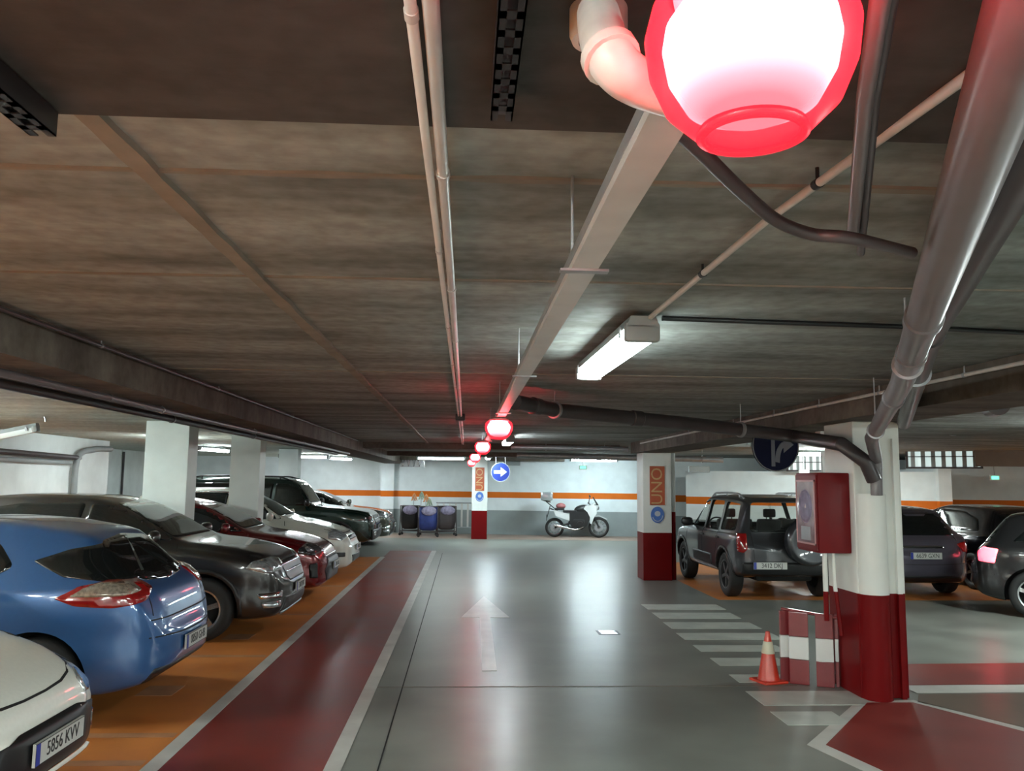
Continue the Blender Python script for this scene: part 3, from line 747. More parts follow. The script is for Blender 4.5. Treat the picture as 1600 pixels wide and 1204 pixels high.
# ---- silver mauve hatchback, rear to us
silver_spec = dict(L=4.3, W=1.80, wheel_r=.32, axles=(.20, .815), paint=paint('mauve_silver_paint', (.125, .115, .15), .5, .25), crease=.012,
    top=[(0, .64), (.02, .8), (.1, .9), (.26, 1.0), (.36, 1.22), (.45, 1.38), (.55, 1.45), (.75, 1.44), (.87, 1.40), (.93, 1.18), (.965, .98), (.985, .90), (1, .74)],
    sh=[(0, .58), (.05, .78), (.26, .92), (.6, .96), (.93, .97), (.98, .88), (1, .68)], w=W_STD, bot=BOT, wr=[(0, .6), (.25, .80), (.45, .68), (.87, .64), (1, .60)],
    side_windows=[[(.92, .99), (.4, 1.31), (.02, 1.36), (-.02, .98)], [(-.08, .98), (-.04, 1.36), (-.8, 1.34), (-1.3, 1.22), (-1.5, 1.02)]],
    windshield=[(-.66, 1.04), (.66, 1.04), (.54, 1.36), (-.54, 1.36)], rear_window=[(-.64, .99), (-.52, 1.34), (.52, 1.34), (.64, .99)],
    headlights=[([(-.2, .7), (-.1, .84), (.15, .8), (.15, .72)], 40, (1.9, .66), 'lens')],
    taillights=[([(-.14, .72), (-.20, .86), (.05, .90), (.20, .86), (.14, .74)], 148, (-1.98, .74), 'redlens', .010)],
    inserts=[([(-.66, .26), (.66, .26), (.60, .36), (-.60, .36)], 180, (-2.0, 0), 'black', .01, 0)],
    strips=[([(-.34, .79), (.34, .79), (.34, .83), (-.34, .83)], 180, (-2.1, 0), 'chrome', .012, 0)],
    seams=[([(-.8, .56), (0, .54), (.8, .56)], 180), ([(-.62, .58), (-.60, .98)], 180), ([(.62, .58), (.60, .98)], 180), ([(-.05, .28), (-.05, .97)], 90)],
    mirror=(.72, 1.0), plates=[(.68, 180, '6639 GXN')])
black_spec = dict(silver_spec); black_spec.update(paint=paint('black_paint', (.006, .007, .010), .3, .15), rim='darkalloy', spokes=6, plates=[(.68, 180, '')], L=4.2,
    strips=[], taillights=[([(-.12, .72), (-.16, .86), (.05, .90), (.16, .86), (.12, .74)], 148, (-1.94, .74), 'redlens', .010)])
edge_spec = dict(silver_spec); edge_spec.update(paint=paint('gunmetal_paint', (.022, .022, .024), .4, .3), rim='alloy', spokes=5, L=4.0, W=1.7, plates=[(.68, 180, '')], strips=[],
    taillights=[([(-.10, .72), (-.14, .92), (.05, .94), (.12, .86), (.10, .74)], 140, (-1.80, .74), 'brake', .010)],
    inserts=[])
for s in (black_spec, edge_spec): s['plates'] = []
LEFT = 'cars parked in the left hand bays'; RIGHT = 'cars beyond the striped pillar'
def place(sp, front=None, rear=None, y=0, head=0, **k):
    L = sp['L']
    x = (front - L / 2 - .06) if front is not None else (rear - L / 2 - .06)
    return car(sp, (x, y, 0), head, **k)
place(white_spec, front=-2.1, y=4.62, head=0, label='white hatchback at the lower left corner, nose to the aisle, plate reading 5856', group=LEFT)
# the blue one has backed out: its rear looks to the aisle
place(blue_spec, rear=-2.22, y=7.2, head=PI, label='blue hatchback with its rear end to the aisle, behind the white one', group=LEFT)
place(dark_spec, front=-2.0, y=10.45, label='charcoal crossover with bright chrome headlights, next past the blue hatchback', group=LEFT)
place(red_spec, front=-2.0, y=13.3, label='deep red hatchback between the charcoal crossover and the pearl white car', group=LEFT)
place(cream_spec, front=-2.0, y=16.0, label='rounded pearl white car behind the deep red one', group=LEFT)
place(green_spec, front=-2.05, y=20.2, label='boxy dark green off-roader with black roof rails', group=LEFT, name='off_roader')
place(olive_spec, front=-2.0, y=24.2, label='olive grey saloon, farthest car of the left row', group=LEFT)
suv, bvh, body = car(suv_spec, (5.02, 14.7, 0), PI / 2, 'slate grey compact off-roader with spare wheel cover on its tailgate', name='off_roader', group=RIGHT)
def suv_details(root, L):
    # spare wheel in a painted cover
    e = bpy.data.objects.new('spare_wheel', None); col.objects.link(e); e.parent = root; e.location = (-L / 2 - .06, -.20, .93)
    mt = Matrix.Rotation(R(-90), 4, 'Y')
    bm = B(); lathe(bm, [(0, .0), (.34, .0), (.355, .03), (.355, .17), (.33, .2)], 40, mt); obj('tyre', bm, 'rubber', e, True)
    bm = B(); lathe(bm, [(.36, .04), (.362, .17), (.335, .215), (.30, .225), (.27, .215), (0, .222)], 40, mt); obj('wheel_cover', bm, suv_spec['paint'], e, True)
    plate(root, (-L / 2 - .10, .38, .56), 180, '3412 DKJ')
    bm = B()
    for sx, sy in ((.25, .36), (.25, -.36), (-.6, .36), (-.6, -.36)):
        b2 = B(); box(b2, (sx, sy, .62), (.46, .46, .2), bev=.05); 
        dz = 0 if sx > 0 else -.14
        box(b2, (sx - .26, sy, .90 + dz), (.13, .42, .56), rot=Matrix.Rotation(R(-12), 4, 'Y'), bev=.05)
        for q in (.05, -.05): cyl(b2, (sx - .315, sy + q, 1.14 + dz), (sx - .335, sy + q, 1.25 + dz), .008, 8)
        s = obj('seat', b2, 'seat', root, 'auto')
        b3 = B(); box(b3, (sx - .34, sy, 1.28 + dz), (.08, .22, .15), bev=.035); obj('headrest', b3, 'seat', s, 'auto')
    bm.free()
    bm = B(); box(bm, (.85, 0, .90), (.4, 1.3, .2), bev=.05); obj('dashboard', bm, 'seat', root, 'auto')
    bm = B(); lathe(bm, [(.165, -.012), (.18, 0), (.165, .012), (.15, 0), (.165, -.012)], 28, Matrix.Translation((.58, .36, 1.02)) @ Matrix.Rotation(R(-65), 4, 'Y')); obj('steering_wheel', bm, 'black', root, True)
    bm = B(); box(bm, (0, 0, .42), (3.3, 1.45, .06)); obj('floor_pan', bm, 'under', root)
    bm = B(); box(bm, (-.2, 0, .36), (2.9, .9, .16), bev=.04); cyl(bm, (1.28, -.7, .35), (1.28, .7, .35), .06); cyl(bm, (-1.26, -.7, .35), (-1.26, .7, .35), .06); obj('chassis', bm, 'under', root)
suv_details(suv, 4.0)
car(silver_spec, (7.35, 15.3, 0), PI / 2, 'mauve silver hatchback with red taillights, just right of the striped pillar', group=RIGHT)
car(black_spec, (9.75, 15.7, 0), PI / 2, 'black car with dark spoked wheels behind the mauve silver hatchback', group=RIGHT)
car(edge_spec, (9.32, 11.15, 0), R(-36), 'gunmetal car at the right edge with a lit red taillight', group=RIGHT)
# ---------------------------------------------------------------- the setting
ZC = 2.56; ZB = 2.35
bm = B(); boxm(-12, 20, -10, 34, -.2, 0, bm); struct('floor', bm, 'floor')
bm = B(); boxm(-2.1, 3.2, 1.62, 30.5, ZC, ZC + .2, bm); struct('ceiling', bm, 'ceiling')
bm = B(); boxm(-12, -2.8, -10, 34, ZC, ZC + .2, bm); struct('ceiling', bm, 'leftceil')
bm = B(); boxm(3.85, 20, -10, 34, ZC, ZC + .2, bm); struct('ceiling', bm, 'ceiling')
bm = B(); boxm(-2.1, 3.2, -10, 1.62, ZC - .05, ZC + .2, bm); struct('ceiling', bm, 'ceilshade')  # near slab beyond the lamps' reach, that shade painted in
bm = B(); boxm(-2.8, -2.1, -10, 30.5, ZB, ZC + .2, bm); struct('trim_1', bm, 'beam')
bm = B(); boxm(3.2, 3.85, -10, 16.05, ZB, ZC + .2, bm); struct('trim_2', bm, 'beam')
bm = B(); boxm(3.2, 3.85, 16.05, 34, ZC, ZC + .2, bm); struct('ceiling', bm, 'ceiling')
for i, y in enumerate((17.2, 22.5, 26.9)):
    bm = B(); boxm(-2.1, 3.2, y, y + .45, ZC - .12, ZC + .1, bm); struct('trim_%d' % (3 + i), bm, 'beam')
# raised casting ridge along the slab joint
def seg(a, b, w, h, z, mat_, name, wob=0):
    bm = B(); a = Vector(a); b = Vector(b); n = max(2, int((b - a).length / .15)); t = (b - a).normalized(); nr = Vector((-t.y, t.x, 0)); rows = []
    for i in range(n + 1):
        p = a.lerp(b, i / n); ww = w * (1 + random.uniform(-wob, wob))
        rows.append([bm.verts.new((p + nr * s * ww / 2) + Vector((0, 0, z + dz))) for s, dz in ((-1, .01), (-.75, -h), (.75, -h), (1, .01))])
    for i in range(n):
        for k in range(3): bm.faces.new((rows[i][k], rows[i][k + 1], rows[i + 1][k + 1], rows[i + 1][k]))
        bm.faces.new((rows[i][3], rows[i][0], rows[i + 1][0], rows[i + 1][3]))
    bm.faces.new(rows[0]); bm.faces.new(rows[-1][::-1])
    return struct(name, bm, mat_)
seg((-.80, 1.63, 0), (-.80, 17.2, 0), .075, .014, ZC, 'ridge', 'trim_6', .18)
seg((-2.07, 3.15, 0), (3.17, 3.05, 0), .02, .006, ZC, 'ridge', 'trim_7', .5)
seg((-2.07, 2.05, 0), (3.17, 2.0, 0), .03, .008, ZC, 'ridge', 'trim_7', .6)
seg((-2.07, 5.9, 0), (3.17, 5.85, 0), .02, .006, ZC, 'ridge', 'trim_8', .5)
# walls
bm = B(); boxm(-8.1, -7.7, -10, 18.5, 0, ZC, bm); struct('wall_left', bm, 'leftwall')
bm = B(); boxm(-10.1, -9.7, 18.5, 31, 0, ZC, bm); struct('wall_left', bm, 'leftwall')
bm = B(); boxm(-10.1, -8.1, 18.3, 18.5, 0, ZC, bm); struct('wall_left', bm, 'leftwall')
bm = B(); boxm(-9.7, -2.6, 29.9, 30.2, 0, ZC, bm); struct('wall_back', bm, 'wall')
bm = B(); boxm(-2.9, -2.45, 29.0, 29.95, 0, ZC, bm); struct('wall_back', bm, 'wall')
def wallseg(a, b, th, z0, z1, m, name='wall_back'):
    bm = B(); a = Vector(a); b = Vector(b); t = (b - a).normalized(); nr = Vector((-t.y, t.x)) * th
    prism(bm, [tuple(a), tuple(b), tuple(b + nr), tuple(a + nr)], Matrix.Translation((0, 0, z0)), z1 - z0)
    return struct(name, bm, m)
wallseg((-2.5, 29.2), (6.3, 27.6), .3, 0, ZC, 'wall')
wallseg((6.1, 22.9), (11.6, 19.4), .3, 0, 2.12, 'wall', 'wall_right')
wallseg((11.6, 19.4), (12.0, 25.0), .3, 0, 2.2, 'wall', 'wall_right')
wallseg((12.0, 22.0), (20.0, 20.5), .3, 0, ZC, 'wall', 'wall_right')
wallseg((6.3, 25.0), (15, 25.0), .3, 0, ZC, 'wall', 'wall_right')
bm = B(); boxm(19.7, 20, -10, 34, 0, ZC, bm); struct('wall_right', bm, 'wall')
bm = B(); boxm(-12, 20, -10, -9.7, 0, ZC, bm); struct('wall_front', bm, 'wall')
bm = B(); boxm(-12, -8.1, -10, -9, 0, ZC, bm); struct('wall_front', bm, 'wall')
# painted floor
def fl(name, poly, m, z=.001): return tag(flat(name, poly, z, m, th=.0015), kind='structure')
fl('floor_bays_left', [(-7.7, -9), (-1.99, -9), (-1.94, 19.9), (-7.7, 19.9)], 'orange')
fl('floor_walkway', [(-1.93, -9), (-.80, -9), (-.80, 21.7), (-1.88, 21.7)], 'maroon')
fl('floor_bays_right', [(3.95, 13.0), (19, 13.0), (19, 19.0), (3.95, 19.0)], 'orange')
fl('floor_bays_back', [(-7, 26.9), (6, 25.6), (6, 27.7), (-7, 29.2)], mat('faded_orange_floor', (.34, .24, .19), .4, var=.15, scale=2))
fl('floor_line_kerb', [(-2.0, -9), (-1.89, -9), (-1.84, 19.9), (-1.95, 19.9)], 'line', .003)
fl('floor_line_lane', [(-.87, -9), (-.77, -9), (-.71, 21.7), (-.83, 21.7)], 'line', .003)
for i, y in enumerate((-1.65, .95, 3.55, 5.62, 6.2, 8.85, 11.5, 14.5, 18.0)):
    fl('floor_line_bay', [(-7.5, y - .05), (-2.0, y - .05), (-2.0, y + .05), (-7.5, y + .05)], 'fadedline', .003)
for y in (7.45, 9.9):
    fl('floor_number_patch', [(-2.7, y - .17), (-2.4, y - .17), (-2.4, y + .17), (-2.7, y + .17)], 'fadedline', .003)
fl('floor_joint', [(-.50, -9), (-.49, -9), (-.53, 21), (-.54, 21)], 'under', .002)
fl('floor_joint', [(-.8, 7.55), (3.0, 7.56), (3.0, 7.575), (-.8, 7.565)], 'ridge', .002)
fl('floor_red_band', [(3.95, 7.57), (19, 7.9), (19, 8.9), (3.95, 8.42)], 'maroon', .002)
fl('floor_line_band', [(3.95, 7.28), (19, 7.55), (19, 7.85), (3.95, 7.55)], 'line', .003)
fl('floor_brown_bay', [(3.80, 7.0), (5.4, 4.3), (19, 4.3), (19, 7.5), (3.95, 7.25)], mat('brown_floor', (.16, .115, .09), .3, var=.2, scale=1.5, coat=.3), .001)
# hexagonal red island in front of the pillar
hexo = [(3.32, 7.06), (2.40, 5.90), (2.75, 4.6), (4.0, 3.6), (5.2, 4.3), (3.80, 7.06)]
cx = sum(p[0] for p in hexo) / 6; cy = sum(p[1] for p in hexo) / 6
hexi = [(3.36, 6.98), (2.53, 5.89), (2.86, 4.65), (4.0, 3.74), (5.03, 4.34), (3.75, 6.98)]
fl('floor_island_line', hexo, 'line', .001)
fl('floor_island', hexi, 'maroon', .003)
# ---------------------------------------------------------------- painted arrow and crosswalk
tag(flat('lane_arrow', [(.19, 8.17), (.33, 8.17), (.36, 11.26), (.62, 11.26), (.32, 13.3), (-.03, 11.26), (.22, 11.26)], .001, 'line', th=.003), 'white arrow painted on the grey lane, pointing ahead', 'arrow')
cw = thing('crosswalk', 'crosswalk of pale stripes on the grey floor, left of the striped pillar', 'crosswalk', (3, 8, 0))
def bar(y0, y1, x0, x1):
    return flat('stripe', [(x0 - 3, y0 - 8), (x1 - 3, y0 - 8), (x1 - 3, y1 - 8), (x0 - 3, y1 - 8)], .001, 'cross', cw, th=.003)
for py0, py1, xl, xr in ((944, 952, 1000, 1118), (957, 966, 1018, 1140), (972, 982, 1036, 1170), (989, 999, 1056, 1205), (1008, 1018, 1082, 1212), (1028, 1040, 1110, 1215), (1054, 1066, 1140, 1235), (1080, 1102, 1172, 1330), (1112, 1133, 1210, 1300)):
    p0 = at(xl, py0, z=0); p1 = at(xl + 14, py1, z=0); p2 = at(xr, py0, z=0)
    bar(p1.y, p0.y, (p0.x + p1.x) / 2, p2.x)
# ---------------------------------------------------------------- pillars
def sign_letters(par, c, s, mirror=False):
    pass
pl = thing('striped_pillar', 'near square pillar, white above dark red, with a boxed pipe on its face', 'pillar', (3.59, 7.41, 0))
bm = B(); boxm(-.21, .21, -.29, .29, 0, ZB, bm, bev=.012); obj('shaft', bm, 'pillar', pl)
bm = B(); prism(bm, [(.125 * math.cos(R(a)), .125 * math.sin(R(a)) - .30) for a in range(180, 361, 12)] + [(.125, -.27), (-.125, -.27)], Matrix(), 1.72); o = obj('pipe_casing', bm, 'pillar', pl, 'auto'); o.location = (-.075, 0, 0)
bm = B(); boxm(.13, .17, -.325, -.28, 0, 2.2, bm); obj('corner_strip', bm, 'pillar', pl)
p2 = thing('striped_pillar', 'middle pillar, white above dark red, with an orange sign, left of the off-roader', 'pillar', (3.58, 15.75, 0))
bm = B(); boxm(-.27, .27, -.27, .27, 0, ZB, bm, bev=.012); obj('shaft', bm, 'pillar', p2)
bm = B(); cyl(bm, (.34, -.1, 0), (.34, -.1, ZB), .045); obj('down_pipe', bm, zband('post_paint', [(1.25, RED), (9, (.6, .62, .6))]), p2, 'auto')
p3 = thing('striped_pillar', 'farthest striped pillar, in the middle of the lane beside the blue arrow sign', 'pillar', (.45, 26.3, 0))
bm = B(); boxm(-.24, .24, -.24, .24, 0, ZC, bm, bev=.012); obj('shaft', bm, 'pillar', p3)
for par, yy, zt in ((p2, -.27, 2.10), (p3, -.24, 2.2)):
    bm = B(); boxm(-.14, .14, yy - .012, yy, zt - .72, zt, bm); o = obj('orange_sign', bm, 'orangesign', par)
    bm = text_bm('UNO', .30, Matrix.Translation((0, yy - .014, zt - .37)) @ Matrix.Rotation(R(90), 4, 'X') @ Matrix.Rotation(R(90), 4, 'Z')); obj('sign_letters', bm, 'tan', o)
    bm = B(); prism(bm, ellipse(0, 0, .125, .15, 24), Matrix.Translation((0, yy, zt - .90)) @ Matrix.Rotation(R(90), 4, 'X'), .012); o = obj('blue_sign', bm, 'signp', par)
    bm = B(); prism(bm, ellipse(0, 0, .055, .05, 20), Matrix.Translation((0, yy - .012, zt - .88)) @ Matrix.Rotation(R(90), 4, 'X'), .003)
    for k in range(14):
        a = R(200 + k * 11); a2 = R(211 + k * 11)
        prism(bm, [(.09 * math.cos(a), .11 * math.sin(a)), (.105 * math.cos(a), .125 * math.sin(a)), (.105 * math.cos(a2), .125 * math.sin(a2)), (.09 * math.cos(a2), .11 * math.sin(a2))], Matrix.Translation((0, yy - .012, zt - .90)) @ Matrix.Rotation(R(90), 4, 'X'), .003)
    obj('sign_symbol', bm, 'signwhite', o)
def wpillar(x, y, w, label, d=None):
    bm = B(); boxm(x - w / 2, x + w / 2, y - .2, y + .2, 0, ZC if x < -3.1 else ZB, bm, bev=.01)
    tag(obj('white_pillar', bm, 'leftwall'), label, 'pillar')
wpillar(-4.05, 11.75, .58, 'white pillar standing between the charcoal crossover and the deep red car')
wpillar(-3.75, 14.66, .5, 'white pillar standing between the deep red car and the pearl white car')
wpillar(-4.6, 22.2, .5, 'narrow white pillar standing behind the dark green off-roader')
# ---------------------------------------------------------------- lamps
def luminaire(loc, rz, label, lit=True, group='ceiling strip lights', L=1.5, tilt=0, drop=.03, tm='tube'):
    t = thing('strip_light', label, 'light', loc, rz, group)
    if tilt: t.rotation_euler = (0, tilt, rz)
    bm = B()
    prism(bm, [(-.075, 0), (-.055, .05), (.055, .05), (.075, 0)], Matrix.Translation((-L / 2, 0, 0)) @ Matrix(((0, 0, 1, 0), (1, 0, 0, 0), (0, 1, 0, 0), (0, 0, 0, 1))), L); obj('housing', bm, 'concretegrey', t, 'auto')
    bm = B()
    prism(bm, [(-.072, 0), (.072, 0), (.068, -.03), (.05, -.06), (-.05, -.06), (-.068, -.03)], Matrix.Translation((-L / 2 + .06, 0, 0)) @ Matrix(((0, 0, 1, 0), (1, 0, 0, 0), (0, 1, 0, 0), (0, 0, 0, 1))), L - .12); obj('diffuser', bm, tm if lit else 'diffoff', t, 'auto')
    for s in (1, -1):
        bm = B(); box(bm, (s * (L / 2 - .03), 0, -.02), (.06, .156, .085), bev=.015); obj('end_cap', bm, 'concretegrey', t, 'auto')
        for q in (1, -1):
            bm = B(); box(bm, (s * (L / 2 - .12), q * .078, -.005), (.03, .012, .05), bev=.003); obj('clip', bm, 'steel', t)
    bm = B()
    for s in (1, -1): cyl(bm, (s * .5, 0, .045), (s * .5, 0, .045 + drop), .012, 8)
    obj('mounting', bm, 'steel', t)
    return t
zl = ZC - .08
luminaire((.76, 4.33, zl), R(91), 'nearest strip light, large and bright, over the grey lane')
luminaire((.72, 14.2, zl), R(90), 'lit strip light seen end-on right of the first far red lamp', tm='tubem')
luminaire((.66, 24.2, zl), R(90), 'small lit strip light seen end-on just above the blue arrow sign', tm='tubef')
for x_ in (-5.6, -1.2, 2.9, 8.6, 13.5):  # rows of unseen lamps, added to light the view from the front
    for y_ in (-6.5, -3.2, -.6):
        luminaire((x_, y_, (ZC if abs(x_) > 4 else ZC - .05) - .08 if x_ not in (2.9,) else ZC - .13), R(90), 'unseen strip light added behind the viewer as frontal fill', tm='tubeb', group='unseen fill lights added behind the viewer')
luminaire((-.75, 25.6, zl), 0, 'lit crosswise strip light left of the far row of red lamps', tm='tube')
luminaire((3.95, 25.6, zl), 0, 'lit crosswise strip light between the motorcycle and the ceiling', tm='tubef')
luminaire((-4.9, 25.6, zl), 0, 'long lit strip light above the dark green off-roader', tm='tubem')
luminaire((-4.1, 27.5, zl), R(70), 'short-looking lit strip light right of the long one above the off-roader', tm='tubem')
luminaire((-6.0, 20.2, zl), R(80), 'lit strip light seen in the gap between two white pillars', tm='tubem')
luminaire((4.15, 14.0, zl), 0, 'unlit crosswise strip light right of the middle pillar', lit=False)
luminaire((7.6, 9.0, zl), R(90), 'strip light over the right hand aisle, out of frame', group=None, tm='tubeb')
luminaire((8.0, 18.0, zl), 0, 'strip light over the right hand bays', group=None, tm='tubeb')
luminaire((14.0, 14.0, zl), R(90), 'strip light deep in the right hand bays', group=None, tm='tubeb')
luminaire((-6.6, 5.5, zl), R(90), 'strip light over the left hand bays', group=None, tm='tubeb')
luminaire((-6.9, 9.4, zl), R(90), 'strip light over the left hand bays nearer the wall, out of the picture', tm='tubeb', group=None)
luminaire((-5.55, 16.0, zl), R(90), 'unseen strip light added behind the first white pillar', tm='tubem')  # extra lamp for the left bays, kept out of sight by the pillar
luminaire(( -5.9, 11.0, 2.33), R(8), 'slanting unlit strip light hanging at the left edge over the parked cars', lit=False, tilt=R(-14), L=.8, drop=.18)
# red guide lamps under the cable tray
def redlamp(y, x, label, r=.105):
    t = thing('red_lamp', label, 'lamp', (x, y, 2.275), 0, 'red guide lamps along the lane')
    bm = B(); lathe(bm, [(.0, .044), (.05, .044), (.06, .04), (.062, .035), (r * .72, .03), (r * .72, .015), (0, .015)], 28); obj('collar', bm, 'concretegrey', t, 'auto')
    bm = B(); lathe(bm, [(r * .72, .02), (r * .93, .0), (r, -.03), (r * .96, -.065), (r * .82, -.10), (r * .58, -.125), (r * .5, -.130), (r * .30, -.128), (0, -.13)], 64); obj('globe', bm, 'globe', t, True)
    bm = B(); lathe(bm, [(.0, .014), (r * .6, .012), (r * .80, -.02), (r * .83, -.04), (r * .78, -.07), (r * .62, -.10), (r * .35, -.113), (0, -.116)], 64); obj('bulb', bm, 'bulb', t, True)
    bm = B(); lathe(bm, [(r * .50, -.126), (r * .52, -.134), (r * .44, -.136), (r * .42, -.128), (r * .5, -.126)], 36); obj('bottom_ring', bm, 'globe', t, True)
    return t
redlamp(.775, .278, 'huge glowing red lamp hanging close overhead at the top of the picture')
redlamp(6.87, .27, 'glowing red lamp at the far end of the cable tray, second nearest', .115)
redlamp(10.9, .22, 'glowing red lamp just below and left of the second one')
redlamp(15.9, .18, 'small glowing red lamp, fourth along the lane')
redlamp(20.6, .15, 'tiny glowing red lamp, farthest along the lane')
# ---------------------------------------------------------------- cable tray with hangers
tr = thing('cable_tray', 'long pale grey cable tray running overhead along the lane', 'cable tray', (.285, 6, 2.32))
bm = B(); prism(bm, [(-.033, 0), (.033, 0), (.033, .04), (.029, .04), (.029, .004), (-.029, .004), (-.029, .04), (-.033, .04)], Matrix.Translation((0, -14, 0)) @ Matrix(((1, 0, 0, 0), (0, 0, 1, 0), (0, 1, 0, 0), (0, 0, 0, 1))), 31.5); obj('channel', bm, 'conduit', tr)
bm = B(); prism(bm, [(-.034, .018), (.034, .018), (.034, .044), (-.034, .044)], Matrix.Translation((0, -14, 0)) @ Matrix(((1, 0, 0, 0), (0, 0, 1, 0), (0, 1, 0, 0), (0, 0, 0, 1))), 31.5); obj('lid', bm, 'steel', tr)
for y in (-3.6, -1.4, .7, 3.0, 5.3, 7.6, 9.9, 12.2):
    bm = B(); cyl(bm, (-.03, y - 2.6, .03), (-.03, y - 2.6, ZC - 2.32), .004, 8); box(bm, (0, y - 2.6, -.003), (.12, .03, .006)); obj('hanger', bm, 'steel', tr)
# twin conduits
def pipe(name, label, cat, pts, r, m, group=None, clips=(), clipm='steel', couplings=(), seg_=14, smooth_pts=0):
    P = crom(pts, smooth_pts) if smooth_pts else [Vector(p) for p in pts]
    c = P[0].copy(); t = thing(name, label, cat, c, 0, group)
    bm = B(); tube(bm, [p - c for p in P], r, seg_); obj('pipe_run', bm, m, t, 'auto')
    def along(f):
        tot = sum((P[i + 1] - P[i]).length for i in range(len(P) - 1)); d = f * tot
        for i in range(len(P) - 1):
            l = (P[i + 1] - P[i]).length
            if d <= l or i == len(P) - 2: return P[i].lerp(P[i + 1], min(1, d / l)), (P[i + 1] - P[i]).normalized()
            d -= l
    for f in clips:
        p, dr = along(f); bm = B()
        tube(bm, [p - c - dr * .012, p - c + dr * .012], r * 1.22, seg_)
        if ZC - p.z < .5: cyl(bm, p - c, Vector((p.x, p.y, ZC + .02)) - c, .005, 8)
        obj('clip', bm, clipm, t, 'auto')
    for f in couplings:
        p, dr = along(f); bm = B()
        tube(bm, [p - c - dr * r * .9, p - c - dr * r * .75, p - c + dr * r * .75, p - c + dr * r * .9], [r * 1.0, r * 1.14, r * 1.14, r * 1.0], seg_)
        obj('coupling', bm, m, t, 'auto')
    return t
fr = [.12, .16, .22, .3, .4, .5, .6, .7]
pipe('conduit', 'thick white conduit running straight overhead, left of the red lamps', 'conduit', [(-.062, -9, 2.53), (-.062, 1.6, 2.49), (-.062, 9, 2.535), (-.05, 17.1, 2.535)], .0135, 'conduit', None, [.37 + .045 * k for k in range(14)], 'conduit')
pipe('conduit', 'thin white conduit hugging the left side of the thick one', 'conduit', [(-.092, -9, 2.53), (-.092, 1.6, 2.49), (-.092, 9, 2.535), (-.08, 17.1, 2.535)], .0095, 'white', None, [.39 + .05 * k for k in range(12)], 'conduit')
bm = B(); box(bm, (-.07, 9.6, 2.52), (.11, .14, .08), bev=.012); jb = obj('junction_box', bm, 'black'); tag(jb, 'dark junction box at the end of the white conduits', 'junction box')
# perforated strut and rail on the ceiling
def strut(name, label, x, y0, y1, w=.04, z=2.50, slots=True, rz=0):
    t = thing(name, label, 'rail', (x, y0, z), rz)
    bm = B(); L = y1 - y0
    boxm(-w / 2, -w / 2 + .003, 0, L, 0, .05, bm); boxm(w / 2 - .003, w / 2, 0, L, 0, .05, bm)
    n = int(L / .05)
    for k in range(n):
        boxm(-w / 2, w / 2, k * .05, k * .05 + .02, 0, .003, bm); 
    boxm(-w / 2, -w * .18, 0, L, 0, .003, bm); boxm(w * .18, w / 2, 0, L, 0, .003, bm)
    obj('channel', bm, 'black', t)
    bm = B(); boxm(-w * .42, w * .42, 0, L, .012, .052, bm); obj('backing', bm, 'darkpipe', t)
    return t
strut('slotted_rail', 'short black slotted rail on the ceiling between conduit and white elbow', .055, -.8, 1.46, z=2.455)
strut('slotted_rail', 'dark slotted rail entering at the upper left corner', -.83, -.8, 1.60, .05, z=2.455)
# white elbow
P = [at(935, 25, z=2.50), at(935, 25, z=2.44), at(945, 70, z=2.34), at(965, 105, z=2.30), at(1000, 130, z=2.30), at(1060, 150, z=2.31)]
c = P[0].copy(); t = thing('pipe_elbow', 'white plastic pipe elbow coming out of the ceiling beside the huge red lamp', 'pipe', c)
bm = B(); tube(bm, crom([p - c for p in P], 6), .030, 20); obj('bend', bm, 'pvcwhite', t, True)
bm = B(); lathe(bm, [(.0, .03), (.044, .03), (.044, -.03), (.040, -.04), (.03, -.042)], 28); obj('socket', bm, 'pvcwhite', t, 'auto')
q = crom([p - c for p in P], 6); bm = B(); tube(bm, [q[14], q[16]], .036, 20); obj('collar', bm, 'pvcwhite', t, 'auto')
# ---- drain pipes on the right
zt = [(1640, 20, 2.33), (1540, 200, 2.32), (1482, 330, 2.31), (1450, 420, 2.30), (1425, 520, 2.28), (1408, 600, 2.255), (1393, 665, 2.22), (1385, 700, 2.19)]
pts = [at(a, b, z=z) for a, b, z in zt]
pts2 = [at(1870, -800, z=2.36)] + pts
# straighten: one run from the near upper right to the pillar
A0 = at(1545, 200, z=2.33); A1 = at(1408, 600, z=2.27); A2 = Vector((3.42, 6.93, 2.13))
main = [A0 + (A0 - A1) * .55, A0, A1, A1.lerp(A2, .8), Vector((3.51, 6.97, 2.02)), Vector((3.515, 6.99, 1.71))]
pipe('drain_pipe', 'thick grey drain pipe sloping from the upper right down into the near pillar', 'pipe', main, .05, 'pvc', 'drain pipes', [.47, .80], 'steel', [.36, .44, .6], 22)
B0 = at(1600, 240, z=2.47); B1 = at(1450, 520, z=2.42)
pipe('drain_pipe', 'darker drain pipe running just right of the thick grey one', 'pipe', [B0 + (B0 - B1) * .9, B0, B1, at(1412, 660, z=2.35)], .06, 'darkpipe', 'drain pipes', [.6], 'steel', [.45], 22)
pipe('drain_pipe', 'dark drain pipe crossing the ceiling from the lane to the near pillar', 'pipe', [at(805, 628, z=2.42), at(870, 641, z=2.40), at(1100, 664, z=2.34), at(1240, 681, z=2.27), Vector((3.22, 6.98, 2.14)), Vector((3.40, 6.93, 1.99)), Vector((3.48, 6.96, 1.84))], .062, 'darkpipe', 'drain pipes', [.12, .55], 'steel', [.06, .3], 22)
